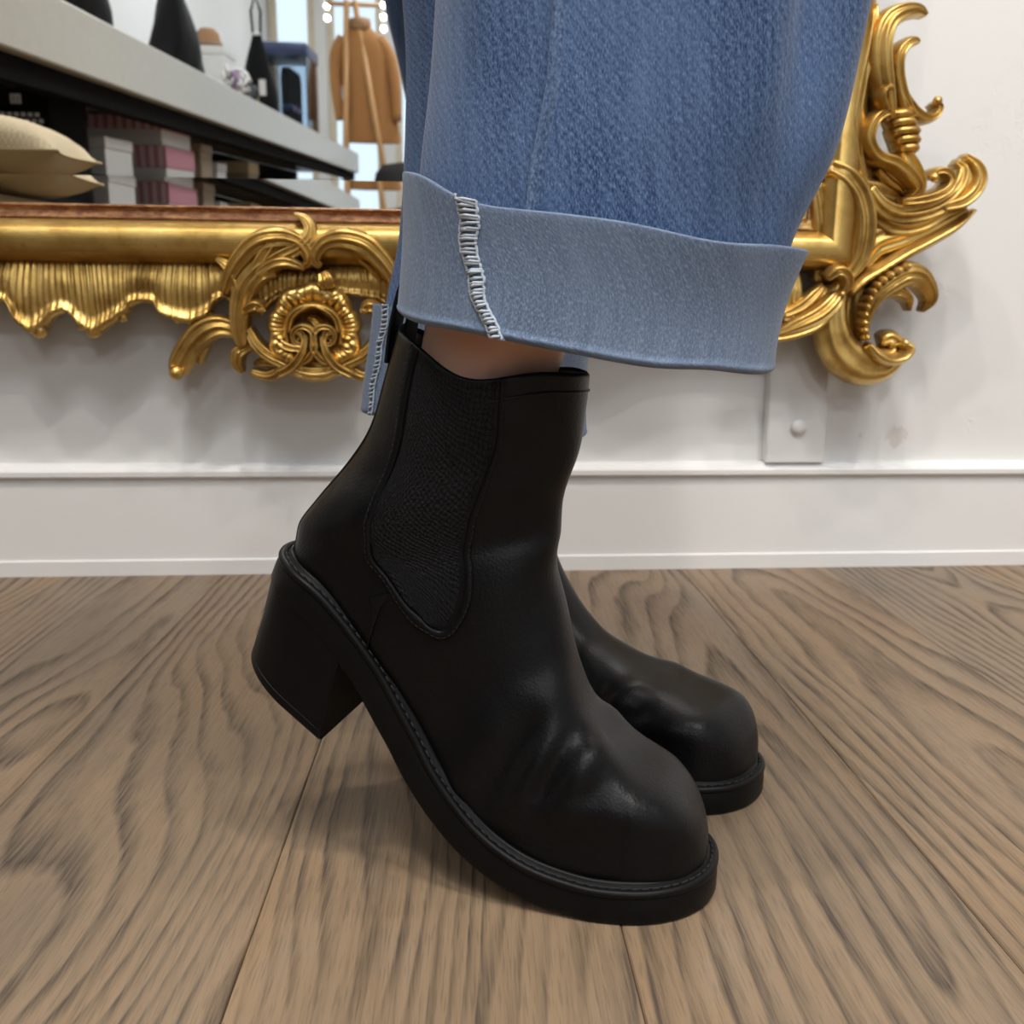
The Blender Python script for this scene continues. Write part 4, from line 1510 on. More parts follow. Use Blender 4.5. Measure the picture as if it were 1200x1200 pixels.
def tube_mesh(name, rings, mat, parent, uvz=None, cap=False):
    n = len(rings[0])
    V, U = [], []
    vz = 0.0
    for i, r in enumerate(rings):
        rr = np.vstack([r, r[:1]])
        if i:
            vz += float(np.linalg.norm(rings[i] - rings[i - 1], axis=1).mean())
        d = np.r_[0, np.cumsum(np.linalg.norm(np.diff(rr, axis=0), axis=1))]
        V.append(rr)
        U.append(np.stack([d, np.full(n + 1, vz)], 1))
    m = n + 1
    fs = [(i * m + j, i * m + j + 1, (i + 1) * m + j + 1, (i + 1) * m + j) for i in range(len(rings) - 1) for j in range(n)]
    me_o = mesh_from(name, np.concatenate(V), fs, mat, parent, True, uv=np.concatenate(U), recalc=False)
    return me_o


def folds_near(th, z):
    up = sstep(0.33, 0.46, z)
    return (0.0030 * np.sin(3 * th + 0.6 + 2.2 * z) + 0.0016 * np.sin(7 * th + 9 * z)) * (0.35 + 0.65 * up) + 0.0075 * up * np.exp(-((((th - 5.35 + 0.9 * (z - 0.40)) + math.pi) % (2 * math.pi) - math.pi) / 0.20) ** 2) \
        - 0.0080 * up * np.exp(-((((th - 5.72 + 0.9 * (z - 0.40)) + math.pi) % (2 * math.pi) - math.pi) / 0.17) ** 2)


def folds_far(th, z):
    return 0.0025 * np.sin(3 * th + 1.4 + 5 * z) + 0.0012 * np.sin(8 * th + 12 * z)


def c1(s, away=0.0):
    p = P1 + E1 * s + F1 * away
    return (p[0], p[1])


CB1, CT1 = 0.2890, 0.3555     # cuff: bottom fold and top edge at the leg's axis
near_leg = Leg([(0.255, c1(-0.040), 0.0860, 0.070, -0.12), (0.289, c1(-0.0385), 0.0870, 0.070, -0.13), (0.3555, c1(-0.0300), 0.0910, 0.072, -0.20), (0.40, c1(-0.0185), 0.0975, 0.073, -0.18),
                (0.45, c1(-0.0125), 0.1005, 0.075, -0.13), (0.52, c1(-0.004), 0.105, 0.079, -0.08), (0.60, c1(-0.004, 0.010), 0.106, 0.082, 0), (0.70, c1(-0.026, 0.025), 0.106, 0.085, 0), (0.84, c1(-0.070, 0.050), 0.108, 0.088, 0)], E1, F1, folds_near)
E2 = np.array([math.cos(-R(14)), math.sin(-R(14)), 0.0])
F2 = np.array([-E2[1], E2[0], 0.0])
CB2, CT2 = 0.2300, 0.3080
far_leg = Leg([(0.20, (0.037, 0.742), 0.0725, 0.066, -0.10), (0.230, (0.037, 0.742), 0.0725, 0.066, -0.10), (0.308, (0.045, 0.742), 0.0680, 0.066, -0.05), (0.36, (0.052, 0.745), 0.0640, 0.067, 0), (0.45, (0.062, 0.745), 0.0680, 0.071, 0), (0.54, (0.070, 0.745), 0.082, 0.075, 0),
               (0.62, (0.066, 0.735), 0.094, 0.080, 0), (0.70, (0.055, 0.720), 0.104, 0.084, 0), (0.84, (0.022, 0.690), 0.108, 0.088, 0)], E2, F2, folds_far)

jeans = tag(empty('jeans', (0.05, 0.62, 0)), 'wide blue denim jeans with pale rolled-up cuffs', 'jeans')
jo = np.array([0.05, 0.62, 0.0])


def rel(rings):
    return [r - jo for r in rings]


def ang_of_px(leg, z, x):
    """angle on the camera side of the leg whose ring point at height z shows at pixel column x"""
    P = leg.ring(z, n=720)
    q = project(P)
    half = np.arange(720) >= 360
    d = np.where(half, np.abs(q[:, 0] - x), 1e9)
    return 2 * math.pi * d.argmin() / 720


def make_leg(leg, cb, ct, topdz, botdz, seam, nm):
    zs = np.r_[np.linspace(cb + 0.006, ct + 0.02, 12), np.linspace(ct + 0.03, 0.82, 60)]
    tl = tube_mesh('trouser_leg', rel([leg.ring(z, -0.0004) for z in zs]), M['denim'], jeans)
    # cuff: one folded band, from inside the hem round the fold and up to the raw edge
    th_ = 0.0016
    rings = []
    hgt = ct - cb

    def warp(f):
        return lambda th: botdz(th) * (1 - f) + topdz(th) * f
    for f in np.linspace(0.9, 0.06, 8):
        rings.append(leg.ring(cb + hgt * f, 0.0004, warp(f)))
    for a in np.linspace(-math.pi / 2, math.pi / 2, 9):
        rings.append(leg.ring(cb + 0.0032 - 0.0032 * math.cos(a), 0.0040 + 0.0036 * math.sin(a), warp(0.0)))
    for f in np.linspace(0.06, 0.97, 22):
        rings.append(leg.ring(cb + hgt * f, 0.0074 - 0.0018 * math.sin(f * math.pi) + 0.0008 * f, warp(f)))
    for a in np.linspace(0, math.pi, 7)[1:]:
        rings.append(leg.ring(cb + hgt * 0.97 + 0.0013 * math.sin(a), 0.0068 + 0.0013 * math.cos(a), warp(1.0)))
    for f in np.linspace(0.95, 0.5, 5):
        rings.append(leg.ring(cb + hgt * f, 0.0052, warp(f)))
    cf = tube_mesh('cuff', rel(rings), M['denim_in'], jeans)
    return tl, cf


def bump_th(c, w):
    return lambda th: np.exp(-((((th - c) + math.pi) % (2 * math.pi) - math.pi) / w) ** 2)


a_seam_top = ang_of_px(near_leg, 0.355, 563)
a_corner = ang_of_px(near_leg, 0.360, 486)
a_mid = ang_of_px(near_leg, 0.345, 815)
top1 = lambda th: -0.0085 * bump_th(a_mid, 0.42)(th) - 0.0030 * bump_th(a_seam_top, 0.25)(th) - 0.0100 * bump_th(a_seam_top + 0.15, 0.55)(th) + 0.0010 * np.sin(5 * th)
bot1 = lambda th: 0.0035 * bump_th(a_corner, 0.5)(th) - 0.0030 * bump_th(5.2, 0.3)(th) + 0.0008 * np.sin(6 * th + 1)
tl1, cf1 = make_leg(near_leg, CB1, CT1, top1, bot1, None, 'near')
top2 = lambda th: 0.0015 * np.sin(4 * th)
bot2 = lambda th: 0.0010 * np.sin(5 * th)
tl2, cf2 = make_leg(far_leg, CB2, CT2, top2, bot2, None, 'far')


def leg_point(leg, z, th, off):
    q = leg.ring(z, off, n=720)
    k = (th / (2 * math.pi) * 720) % 720
    i = int(k)
    f = k - i
    return q[i] * (1 - f) + q[(i + 1) % 720] * f


def seam_strip(leg, z0, z1, th0, th1, width, hgt, parent, n=70):
    V, fs, U = [], [], []
    prof_ = ((-0.5, -0.0006), (-0.46, hgt * 0.8), (-0.30, hgt), (0.1, hgt * 0.8), (0.5, -0.0006))
    for i in range(n):
        f = i / (n - 1)
        z, th = z0 + (z1 - z0) * f, th0 + (th1 - th0) * f
        for (w, h) in prof_:
            p = leg_point(leg, z, th + w * width / 0.085, h + 0.00025 * math.sin(i * 1.7) * (h > 0)) - jo
            V.append(p)
            U.append((0.4 + w * width, z))
    m = len(prof_)
    fs = [(i * m + j, i * m + j + 1, (i + 1) * m + j + 1, (i + 1) * m + j) for i in range(n - 1) for j in range(m - 1)]
    return mesh_from('side_seam', V, fs, M['denim_faded'], parent, True, uv=U)


sA, sB = ang_of_px(near_leg, 0.362, 630), ang_of_px(near_leg, 0.452, 662)
seam_strip(near_leg, 0.325, 0.80, sA - (sB - sA) * 0.037 / 0.09, sA + (sB - sA) * (0.80 - 0.362) / 0.09, 0.0042, 0.0030, tl1)
seam_strip(near_leg, 0.358, 0.80, sA + math.pi, sA + math.pi, 0.010, 0.0014, tl1)


def overlock(leg, cb, ct, tha, thb, topdz, botdz, parent, w=0.0085, n=24, curve=0.0):
    """irregular zigzag of pale overlock thread along the seam turned outwards on the cuff"""
    mb = MB()
    rj = random.Random(4)
    base_l, base_r = [], []

    def pt(f, dth, off):
        f = min(0.998, max(0.002, f))
        z = cb + (ct - cb) * f
        th = tha + (thb - tha) * f + dth + curve * math.sin(f * math.pi) + 0.010 * math.sin(f * 17)
        p = leg_point(leg, z, th, 0.0074 - 0.0018 * math.sin(f * math.pi) + off)
        p = p + np.array([0, 0, float(botdz(np.array([th]))[0] * (1 - f) + topdz(np.array([th]))[0] * f)])
        return p - jo
    dw = w / 0.085
    for i in range(n):
        f = 0.01 + 0.97 * i / (n - 1)
        nar = 0.50 + 0.50 * f
        j1, j2 = rj.uniform(-0.012, 0.012), rj.uniform(-0.012, 0.012)
        a, b = pt(f + j1, -dw / 2 * nar * rj.uniform(0.8, 1.1), 0.0012), pt(f + 0.03 + j2, dw / 2 * nar * rj.uniform(0.8, 1.15), 0.0014)
        m_ = (a + b) / 2 + (pt(f, 0, 0.0030) - pt(f, 0, 0.0012)) * rj.uniform(0.7, 1.3)
        c_ = pt(f - 0.008 + j1, -dw / 2 * nar * 0.9, 0.0012)
        m2 = (b + c_) / 2 + (pt(f, 0, 0.0024) - pt(f, 0, 0.0012))
        mb.tube([a, m_, b], [0.0005, 0.00075, 0.0005], 5)
        mb.tube([b, m2, c_], [0.0004, 0.0005, 0.0004], 5)
    for i in range(2 * n):
        f = i / (2 * n - 1)
        nar = 0.50 + 0.50 * f
        base_l.append(pt(f, -dw / 2 * nar * rj.uniform(0.9, 1.1), 0.0010))
        base_r.append(pt(f, dw / 2 * nar * rj.uniform(0.85, 1.1), 0.0012))
    o1 = mb.build('overlock_stitching', M['white_thread'], parent)
    tag(o1, 'pale zigzag overlock thread', kind='stuff')
    V, fs = [], []
    for i in range(n):
        f = i / (n - 1)
        nar = 0.50 + 0.50 * f
        for (d_, h_) in ((-0.60, -0.0008), (-0.5, 0.0010), (0, 0.0018), (0.5, 0.0014), (0.62, -0.0008)):
            V.append(pt(f, dw * d_ * nar, h_ - 0.0003))
    fs = [(i * 5 + j, i * 5 + j + 1, (i + 1) * 5 + j + 1, (i + 1) * 5 + j) for i in range(n - 1) for j in range(4)]
    mesh_from('seam_allowance', V, fs, M['denim_in'], parent, True, uv=[(v[0], v[2]) for v in V])
    MB().tube(base_l, 0.0006, 5).build('edge_thread', M['white_thread'], parent)
    MB().tube(base_r, 0.0007, 5).build('edge_thread', M['white_thread'], parent)


oa, ob_ = ang_of_px(near_leg, CB1, 592), ang_of_px(near_leg, CT1, 563)
overlock(near_leg, CB1, CT1, oa, ob_, top1, bot1, cf1, 0.0100, 34, -0.05)
of = ang_of_px(far_leg, CB2, 447)
of2 = ang_of_px(far_leg, CT2, 466)
overlock(far_leg, CB2, CT2, of, of2, top2, bot2, cf2, 0.0075)
# hips and waist, above the picture
hc = np.array([0.035, 0.625, 0.0])
he, hf = E1, F1
rings = []
for z, a, b in ((0.80, 0.112, 0.175), (0.84, 0.118, 0.180), (0.90, 0.118, 0.178), (0.96, 0.108, 0.165), (1.00, 0.100, 0.152)):
    th = 2 * math.pi * np.arange(NTH) / NTH
    P = hc + he * (a * np.cos(th))[:, None] + hf * (b * np.sin(th))[:, None]
    P[:, 2] = z
    rings.append(P)
low = rings[0].copy()
low = hc * [1, 1, 0] + (low - hc) * [0.2, 0.2, 0] + [0, 0, 0.79]
tube_mesh('seat', rel([low] + rings), M['denim'], jeans)
rings = [r.copy() for r in rings[-1:]] * 2
wb_ = []
for z, g in ((0.995, 1.02), (1.0, 1.03), (1.035, 1.02), (1.04, 1.01), (1.04, 0.97), (0.99, 0.97)):
    q = hc * [1, 1, 0] + (rings[0] - hc) * [g, g, 0] + [0, 0, z]
    wb_.append(q)
tube_mesh('waistband', rel(wb_), M['denim'], jeans)

# the body inside: one continuous skinned figure of the legs and hips
def foot_chain(boot, frac):
    return boot.world(np.array(frac))


def mk_person():
    f_top = front.world(front.G[NU - 1].mean(0))
    f_ank = front.world(np.array([-0.110, 0.0, 0.205]))
    f_ball = front.world(np.array([-0.055, 0.0, 0.062]))
    f_toe = front.world(np.array([-0.002, 0.0, 0.042]))
    f_mid = front.world(np.array([-0.085, 0.0, 0.130]))
    r_top = rear.world(rear.G[NU - 1].mean(0))
    r_ank = rear.world(np.array([-0.180, 0.0, 0.130]))
    r_mid = rear.world(np.array([-0.110, 0.0, 0.075]))
    r_ball = rear.world(np.array([-0.055, 0.0, 0.050]))
    r_toe = rear.world(np.array([-0.005, 0.0, 0.042]))
    near_c = [np.array([*c1(-0.083, 0.0), 0.295]), np.array([*c1(-0.073, 0.0), 0.335]), np.array([*c1(-0.052, 0.005), 0.42]), np.array([*c1(-0.030, 0.012), 0.55]), np.array([*c1(-0.050, 0.04), 0.72])]
    far_c = [np.array([r_top[0], r_top[1], 0.235]), np.array([0.036, 0.742, 0.31]), np.array([0.045, 0.742, 0.42]), np.array([0.058, 0.735, 0.55]), np.array([0.045, 0.700, 0.72])]
    verts = [np.array([0.035, 0.625, 0.90]), np.array([0.035, 0.625, 0.99])]
    rad = [(0.10, 0.10), (0.095, 0.095)]
    edges = [(0, 1)]

    def chain(pts, rr, start=0):
        k = start
        for p, q in zip(pts, rr):
            verts.append(p)
            rad.append(q)
            edges.append((k, len(verts) - 1))
            k = len(verts) - 1
    chain([near_c[4], near_c[3], near_c[2], near_c[1], near_c[0], f_ank, f_mid, f_ball, f_toe], [(0.070, 0.070), (0.052, 0.052), (0.050, 0.050), (0.0425, 0.0425), (0.0395, 0.0395), (0.032, 0.032), (0.026, 0.026), (0.020, 0.022), (0.014, 0.016)])
    chain([far_c[4], far_c[3], far_c[2], far_c[1], far_c[0], r_ank, r_mid, r_ball, r_toe], [(0.070, 0.070), (0.052, 0.052), (0.050, 0.050), (0.043, 0.043), (0.038, 0.038), (0.030, 0.030), (0.022, 0.024), (0.016, 0.022), (0.012, 0.016)])
    base = np.array([0.05, 0.62, 0.0])
    me = bpy.data.meshes.new('person')
    me.from_pydata([tuple(map(float, v - base)) for v in verts], edges, [])
    o = bpy.data.objects.new('person', me)
    col.objects.link(o)
    o.location = tuple(base)
    bm = bmesh.new()
    bm.from_mesh(me)
    lay = bm.verts.layers.skin.verify()
    for v, q in zip(bm.verts, rad):
        v[lay].radius = q
        v[lay].use_root = (v.index == 0)
    bm.to_mesh(me)
    bm.free()
    sk = o.modifiers.new('skin', 'SKIN')
    sk.use_smooth_shade = True
    ss = o.modifiers.new('sub', 'SUBSURF')
    ss.levels = ss.render_levels = 2
    dg = bpy.context.evaluated_depsgraph_get()
    me2 = bpy.data.meshes.new_from_object(o.evaluated_get(dg))
    o.modifiers.clear()
    o.data = me2
    me2.materials.clear()
    me2.materials.append(M['skin'])
    me2.polygons.foreach_set('use_smooth', [True] * len(me2.polygons))
    return o


pers = tag(mk_person(), 'person in rolled blue jeans and black boots, bare skin showing above the near boot', 'person')
# ------------------------------------------------------------------ the shop behind the camera, seen in the mirror
SH_A = math.atan2(0.299, 5.644)
SHELF_Z, FASCIA = 0.85, 0.14
sh0 = np.array([-0.767, -0.128])
sd = np.array([math.sin(SH_A), -math.cos(SH_A)])          # along the shelf, away from the mirror wall
sn = np.array([math.cos(SH_A), math.sin(SH_A)])           # towards the aisle


def on_shelf(along, back, z=0.0):
    """along: metres towards the rear of the shop from the trace point, back: metres behind the front edge"""
    p = sh0 + sd * along - sn * back
    return (float(p[0]), float(p[1]), z)


shelf = tag(empty('display_shelf', on_shelf(0, 0), SH_A), 'long pale grey display shelf with a thick front edge, seen in the mirror', 'shelf')
Y0s, Y1s = -5.66, 0.36
MB().box((-0.46, Y0s, SHELF_Z - FASCIA), (0, Y1s, SHELF_Z), 0.004, seg=1).build('worktop', M['grey_shelf'], shelf, False)
MB().box((-0.075, Y0s + 0.02, SHELF_Z - FASCIA - 0.05), (-0.03, Y1s - 0.02, SHELF_Z - FASCIA)).build('rail', M['dark'], shelf, False)
MB().box((-0.46, Y0s, 0.47), (-0.04, Y1s, 0.50), 0.002, seg=1).build('lower_shelf', M['dark'], shelf, False)
MB().box((-0.48, Y0s, 0.0), (-0.46, Y1s, SHELF_Z - FASCIA)).build('back_panel', M['dark'], shelf, False)
for yy in (Y0s, -3.6, -1.75, Y1s - 0.03):
    MB().box((-0.46, yy, 0.0), (-0.05, yy + 0.03, 0.47 if yy > Y0s else SHELF_Z - FASCIA - 0.051)).build('upright', M['dark'], shelf, False)
MB().box((-0.46, Y0s, 0.0), (-0.08, Y1s, 0.06)).build('plinth', M['dark'], shelf, False)


def carton(label, along, back, z, w, l, h, body, lid, lid_h, name='shoe_box', group=None, cat='box'):
    e = tag(empty(name, on_shelf(along, back, z), SH_A), label, cat, group)
    MB().box((-w, -l, 0), (0, 0, h - 0.002), 0.002, seg=1).build('body', body, e, False)
    MB().box((-w - 0.003, -l - 0.003, h - lid_h), (0.003, 0.003, h), 0.002, seg=1).build('lid', lid, e, False)
    return e


carton('pink striped shoe box on top of its stack under the grey shelf', 1.00, 0.10, 0.6140, 0.24, 0.33, 0.090, M['white_card'], M['pink'], 0.042, group='pink striped shoe boxes')
carton('pink striped shoe box at the bottom of its stack under the grey shelf', 0.99, 0.09, 0.5005, 0.24, 0.33, 0.113, M['white_card'], M['pink'], 0.066, group='pink striped shoe boxes')
carton('small white box under the shelf beside the beige cushion', 0.47, 0.10, 0.5005, 0.12, 0.22, 0.104, M['white_card'], M['white_card'], 0.03)
bx = carton('black patterned box under the left end of the shelf', 0.14, 0.11, 0.5005, 0.24, 0.24, 0.185, M['dark'], M['dark'], 0.05)
mb = MB()
for i in range(12):
    for j in range(4):
        x = -0.02 - 0.016 * i - (0.008 if j % 2 else 0)
        z = 0.085 + 0.014 * j
        mb.box((x - 0.005, 0.0005, z - 0.0045), (x + 0.005, 0.0022, z + 0.0045))
tag(mb.build('printed_lattice', M['white_card'], bx, False), 'pale lattice print', kind='stuff')
MB().box((-0.085, 0.0035, 0.150), (-0.078, 0.0048, 0.168)).box((-0.076, 0.0035, 0.150), (-0.069, 0.0048, 0.168)).box((-0.067, 0.0035, 0.150), (-0.060, 0.0048, 0.168)).box((-0.085, 0.0035, 0.166), (-0.060, 0.0048, 0.172)).build('emblem', M['white_card'], bx, False)
carton('brown card box behind the pink boxes under the shelf', 1.46, 0.10, 0.5005, 0.12, 0.16, 0.15, M['brown'], M['brown'], 0.03)
carton('small grey-white box deep under the shelf', 1.78, 0.12, 0.5005, 0.12, 0.14, 0.10, M['white_card'], M['white_card'], 0.03)
carton('beige storage box under the middle of the shelf', 2.35, 0.12, 0.5005, 0.20, 0.20, 0.13, M['brown'], M['linen'], 0.05)


def handbag(label, along, back, w, dpt, h, rz, mat, strap_h=0.16, tag_=False):
    e = tag(empty('handbag', on_shelf(along, back, SHELF_Z), SH_A + rz), label, 'bag', 'black handbags on the shelf')
    vs, fs = [], []
    n = 28
    prof_ = [(0.0, 0.80, 0.9), (0.02, 0.98, 1.0), (0.10, 1.0, 1.0), (0.35, 0.86, 0.80), (0.65, 0.60, 0.52), (0.88, 0.34, 0.28), (1.0, 0.22, 0.16)]
    pr = crom(np.array(prof_), 20)
    for (z, a, b) in pr:
        for k in range(n):
            th = 2 * math.pi * k / n
            c, s = math.cos(th), math.sin(th)
            wob = 1 + 0.05 * math.sin(5 * th + z * 9)
            vs.append((w / 2 * a * math.copysign(abs(c) ** 0.7, c) * wob, dpt / 2 * b * math.copysign(abs(s) ** 0.7, s) * wob, h * max(0, z)))
    for i in range(19):
        for k in range(n):
            fs.append((i * n + k, i * n + (k + 1) % n, (i + 1) * n + (k + 1) % n, (i + 1) * n + k))
    fs += [tuple(range(n))[::-1], tuple(range(19 * n, 20 * n))]
    mesh_from('body', vs, fs, mat, e, True)
    MB().tube([(-w * 0.10, 0, h * 0.98), (-w * 0.13, 0, h + strap_h * 0.6), (0, 0, h + strap_h), (w * 0.13, 0, h + strap_h * 0.6), (w * 0.10, 0, h * 0.98)], 0.006, 8).build('strap', mat, e)
    MB().ball((0, 0, h), 0.016, (1.4, 1, 0.7)).build('clasp', M['white'], e)
    if tag_:
        MB().box((w * 0.12, dpt * 0.5, h * 0.22), (w * 0.30, dpt * 0.5 + 0.003, h * 0.42)).build('price_tag', M['white_card'], e, False)
    return e


handbag('black handbag nearest the mirror on the grey shelf', 0.44, 0.14, 0.19, 0.12, 0.26, 0.0, M['black'])
handbag('slouchy black leather bag on the shelf beside the white carton', 1.22, 0.10, 0.17, 0.15, 0.30, 0.3, M['leather'])
handbag('black cone-shaped bag with a white tag on the shelf', 2.62, 0.11, 0.17, 0.13, 0.34, 0.1, M['black'], tag_=True)

wc = carton('white carton under a tan felt hat on the shelf', 2.00, 0.12, SHELF_Z, 0.17, 0.20, 0.20, M['white'], M['white'], 0.03, name='carton')
hat = tag(empty('felt_hat', on_shelf(2.10, 0.205, SHELF_Z + 0.2005), 0), 'tan felt hat lying on the white carton', 'hat')
MB().lathe([(0.078, 0.0), (0.080, 0.004), (0.058, 0.010), (0.052, 0.030), (0.044, 0.060), (0.026, 0.078), (0.004, 0.074)], n=28).build('crown', M['camel'], hat)
MB().lathe([(0.0605, 0.011), (0.0600, 0.020), (0.0545, 0.024), (0.0545, 0.011)], n=28).build('hat_band', M['brown'], hat)

rb = tag(empty('ribbon_bundle', on_shelf(1.86, 0.055, SHELF_Z), SH_A), 'loose bundle of white and lilac ribbon on the shelf front', 'ribbon')
rr = random.Random(8)
for k in range(7):
    a = rr.random() * 6.28
    cx_, cy_ = 0.02 * math.cos(a * 2), 0.06 * rr.uniform(-1, 1)
    pts = [(cx_ + 0.035 * math.cos(t) * math.cos(a), cy_ + 0.04 * math.cos(t) * math.sin(a) + 0.02 * math.sin(2 * t), 0.045 + 0.032 * math.sin(t) + 0.004 * k) for t in np.linspace(0, 5.6, 16)]
    MB().tube(pts, 0.0085, 6).build('loop', M['lilac'] if k in (1, 4) else M['white'], rb)
sh2 = tag(empty('court_shoe', on_shelf(2.13, 0.05, SHELF_Z), SH_A), 'small black and beige shoe on the shelf beside the ribbon bundle', 'shoe')
vs, fs = [], []
for i in range(22):
    f = i / 21
    w = 0.034 * (math.sin(math.pi * min(1, f * 1.02 + 0.04)) ** 0.45) * (1 - 0.25 * math.sin(f * math.pi) * (f < 0.6))
    hgt = 0.055 + 0.02 * (1 - f) - 0.045 * sstep(0.45, 0.9, f)
    lift = 0.03 * (1 - sstep(0.15, 0.6, f))
    for k in range(14):
        th = math.pi * k / 13
        vs.append((w * math.cos(th), -0.11 + 0.22 * f, 0.008 + lift + max(0, hgt - lift) * math.sin(th) ** 0.7))
for i in range(21):
    for k in range(13):
        fs.append((i * 14 + k, i * 14 + k + 1, (i + 1) * 14 + k + 1, (i + 1) * 14 + k))
    fs.append((i * 14 + 13, i * 14, (i + 1) * 14, (i + 1) * 14 + 13))
fs += [tuple(range(14)), tuple(range(21 * 14, 22 * 14))]
mesh_from('upper', vs, fs, M['black'], sh2, True)
MB().box((-0.03, -0.02, 0), (0.03, 0.11, 0.008), 0.002, seg=1).build('sole', M['linen'], sh2, False)
MB().lathe([(0.010, 0), (0.012, 0.01), (0.022, 0.038), (0.024, 0.044)], (0, -0.085, 0), 16).build('heel', M['linen'], sh2)

# clear acrylic case with a navy lid
ac = tag(empty('acrylic_case', on_shelf(3.70, 0.06, SHELF_Z), SH_A), 'clear acrylic display case with a navy lid at the shelf end', 'display case')
w, l, h = 0.25, 0.42, 0.40
for lo, hi in (((-w, -l, 0), (-w + 0.004, 0, h)), ((-0.004, -l, 0), (0, 0, h)), ((-w + 0.004, -0.004, 0), (-0.004, 0, h)), ((-w + 0.004, -l, 0), (-0.004, -l + 0.004, h)), ((-w + 0.004, -l + 0.004, 0), (-0.004, -0.004, 0.004))):
    MB().box(lo, hi).build('pane', M['acrylic'], ac, False)
MB().box((-w - 0.006, -l - 0.006, h), (0.006, 0.006, h + 0.07), 0.012).build('lid', M['navy'], ac)
for k in range(5):
    q = tag(empty('rolled_scarf', on_shelf(3.785 + 0.0725 * k, 0.185, SHELF_Z + 0.0045), SH_A), 'dark rolled scarf standing inside the acrylic case', 'scarf', 'scarves in the acrylic case')
    MB().lathe([(0.032, 0), (0.034, 0.01), (0.0335, 0.14), (0.0345, 0.30), (0.028, 0.345), (0.010, 0.34)], n=16).build('roll', M['pouf'], q)
    MB().lathe([(0.0355, 0.12), (0.0355, 0.15), (0.0335, 0.15), (0.0335, 0.12)], n=16).build('band', M['lilac'] if k % 2 else M['navy'], q)

# wooden garment stand with a tan suede jacket, beyond the shelf end
JX, JY = -0.40, -6.15
st = tag(empty('garment_stand', (JX, JY, 0)), 'honey-coloured wooden garment stand carrying the tan jacket', 'clothes stand')
for sx in (-1, 1):
    MB().tube([(0.22 * sx + 0.02, 0.24, 0), (0.03 * sx - 0.12, 0.03, 1.95)], 0.022, 10).build('front_pole', M['wood'], st)
    MB().tube([(0.22 * sx, -0.30, 0), (0.03 * sx - 0.12, -0.03, 1.95)], 0.018, 10).build('rear_pole', M['wood'], st)
MB().tube([(-0.30, 0, 1.93), (0.10, 0, 1.93)], 0.016, 10).build('cross_bar', M['wood'], st)
jk = tag(empty('suede_jacket', (JX + 0.03, JY, 0.95)), 'tan suede jacket hanging on the wooden stand', 'jacket')
vs, fs = [], []
n = 36
pr = crom(np.array([(0.0, 0.205, 0.085), (0.06, 0.20, 0.085), (0.35, 0.185, 0.080), (0.60, 0.19, 0.085), (0.72, 0.17, 0.080), (0.80, 0.10, 0.060), (0.84, 0.06, 0.050)]), 34)
for (z, a, b) in pr:
    for k in range(n):
        th = 2 * math.pi * k / n
        wob = 1 + 0.08 * math.sin(6 * th + 5 * z) * (1 - z)
        vs.append((a * math.cos(th) * wob - 0.10 * z, b * math.sin(th) * wob, z))
for i in range(33):
    for k in range(n):
        fs.append((i * n + k, i * n + (k + 1) % n, (i + 1) * n + (k + 1) % n, (i + 1) * n + k))
fs += [tuple(range(n))[::-1], tuple(range(33 * n, 34 * n))]
mesh_from('body', vs, fs, M['tan'], jk, True)
for sx in (-1, 1):
    pts = [(0.13 * sx - 0.08, 0, 0.74), (0.20 * sx - 0.07, 0.01, 0.62), (0.225 * sx - 0.05, 0.03, 0.40), (0.215 * sx - 0.03, 0.05, 0.16)]
    MB().tube(crom(np.array(pts), 14), [0.055 - 0.0015 * i for i in range(14)], 14).build('sleeve', M['tan'], jk)
MB().lathe([(0.075, 0.80), (0.085, 0.83), (0.078, 0.88), (0.060, 0.885), (0.055, 0.82)], (-0.085, 0, 0), 24).build('collar', M['camel'], jk)
for z in (0.14, 0.27, 0.40, 0.53):
    MB().ball((0.0 - 0.10 * z, 0.088, z), 0.011, (1, 0.5, 1), 12, 8).build('button', M['brown'], jk)
pf = tag(empty('pouf', (-0.12, -5.45, 0)), 'round charcoal pouf in front of the garment stand', 'pouf')
MB().lathe([(0.17, 0.03), (0.21, 0.06), (0.235, 0.20), (0.235, 0.56), (0.21, 0.70), (0.16, 0.76), (0.04, 0.78)], n=36).build('cushion', M['pouf'], pf)
MB().lathe([(0.16, 0.0), (0.16, 0.03)], n=30).build('base', M['wood'], pf)

# strings of small bulbs by the rear windows
for (x, y, z0, z1) in ((-0.315, -6.75, 1.60, 2.86), (-0.765, -6.75, 1.93, 2.86)):
    e = tag(empty('string_lights', (x, y, z1)), 'hanging string of small round bulbs ' + ('right of the tan jacket' if x > -0.5 else 'left of the tan jacket'), 'string lights', 'strings of bulbs')
    MB().tube([(0, 0, ROOM_H - z1), (0.004, 0, (z0 - z1) / 2), (0, 0, z0 - z1)], 0.0018, 6).build('cable', M['white'], e)
    z = z0
    while z < z1 - 0.03:
        MB().ball((0.018, 0, z - z1), 0.020, u=14, v=10).build('bulb', M['led'], e)
        z += 0.088

# pale blue panel with a cream frame on the left wall
pn = tag(empty('wall_panel', (ROOM_X0, -2.15, 0.5)), 'pale blue framed panel on the left wall behind the shelf', 'panel')
MB().box((0.0, -0.30, 0.0), (0.02, 0.30, 1.9)).build('sheet', plain('pale_blue_sheet', (0.56, 0.70, 0.80), 0.4), pn, False)
for lo, hi in (((0, -0.38, 0), (0.035, -0.30, 1.9)), ((0, 0.30, 0), (0.035, 0.38, 1.9)), ((0, -0.38, 1.9), (0.035, 0.38, 1.98))):
    MB().box(lo, hi, 0.003, seg=1).build('frame', M['cream'], pn, False)

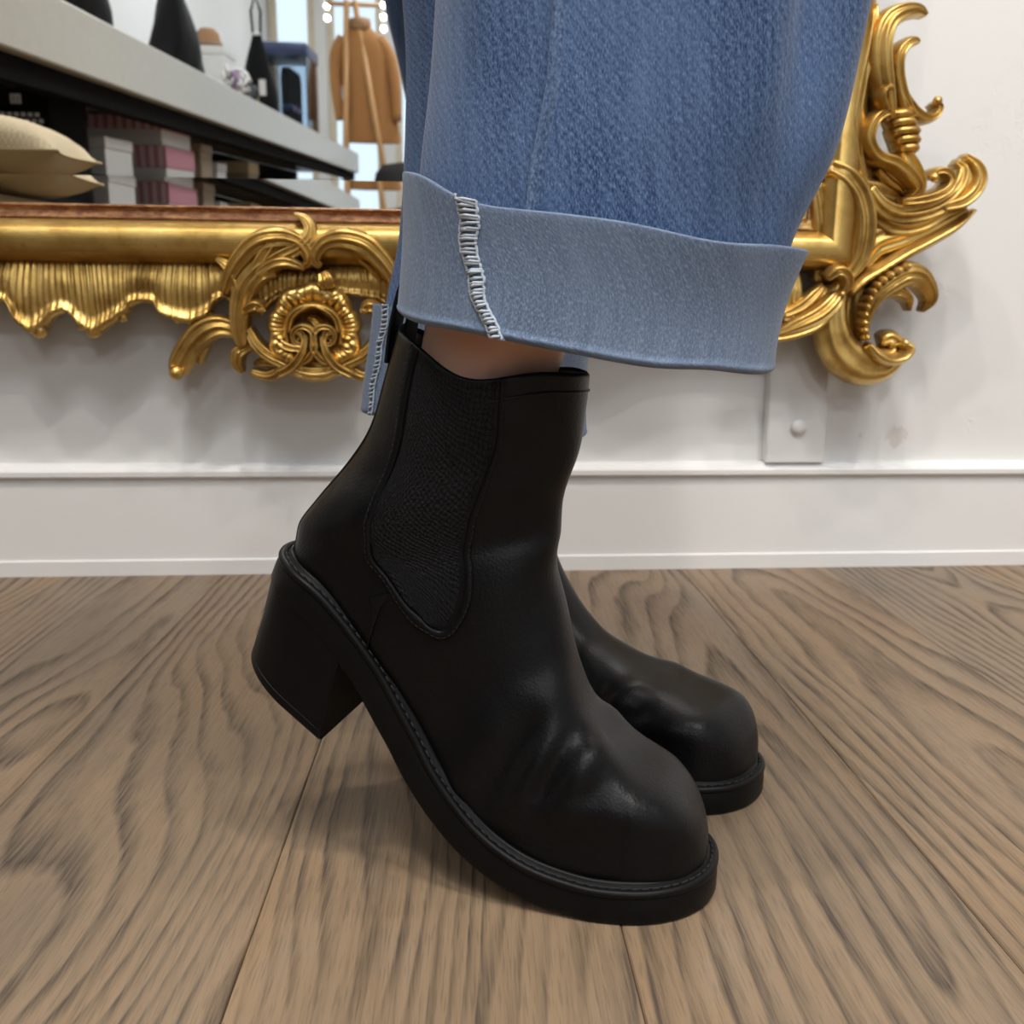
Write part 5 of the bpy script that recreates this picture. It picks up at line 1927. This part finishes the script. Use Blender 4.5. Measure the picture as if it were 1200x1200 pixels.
# bench with the beige cushion, left of the picture, seen in the mirror
bn = tag(empty('bench', (-0.86, 0.72, 0)), 'low linen-topped bench under the beige cushion', 'bench')
MB().box((-0.27, -0.24, 0.40), (0.27, 0.24, 0.455), 0.015).build('seat', M['linen'], bn)
for sx in (-1, 1):
    for sy in (-1, 1):
        MB().lathe([(0.014, 0), (0.022, 0.40)], (0.22 * sx, 0.19 * sy, 0), 14).build('leg', M['wood'], bn)
cu = tag(empty('cushion', (-0.775, 0.64, 0.456), R(-8)), 'beige woven cushion whose corner shows at the left of the mirror', 'cushion')
vs, fs = [], []
n = 30
CW, CL, CT = 0.24, 0.20, 0.062
for side in (1, -1):
    b0 = len(vs)
    for i in range(n + 1):
        for j in range(n + 1):
            x, y = 2 * i / n - 1, 2 * j / n - 1
            puff = (max(0, 1 - x ** 4) * max(0, 1 - y ** 4)) ** 0.55
            pin = 1 - 0.07 * (1 - abs(x) ** 2) * abs(y) ** 6
            pin2 = 1 - 0.07 * (1 - abs(y) ** 2) * abs(x) ** 6
            vs.append((x * CW * pin2, y * CL * pin, CT * 0.62 + side * CT * (0.62 if side < 0 else 0.95) * puff * (1.0 if side > 0 else 0.98) + 0.0005))
    m = n + 1
    for i in range(n):
        for j in range(n):
            q = (b0 + i * m + j, b0 + (i + 1) * m + j, b0 + (i + 1) * m + j + 1, b0 + i * m + j + 1)
            fs.append(q if side > 0 else q[::-1])
top_f = [f for f in fs if f[0] < (n + 1) ** 2]
bot_f = [tuple(k - (n + 1) ** 2 for k in f) for f in fs if f[0] >= (n + 1) ** 2]
mesh_from('top_cover', vs[:(n + 1) ** 2], top_f, M['beige'], cu, True)
mesh_from('back_cover', vs[(n + 1) ** 2:], bot_f, M['linen'], cu, True)
rim = [vs[i * (n + 1)] for i in range(n + 1)] + [vs[n * (n + 1) + j] for j in range(1, n + 1)] + [vs[i * (n + 1) + n] for i in range(n - 1, -1, -1)] + [vs[j] for j in range(n - 1, 0, -1)]
MB().tube(rim + rim[:1], 0.0022, 6).build('piping', M['linen'], cu)
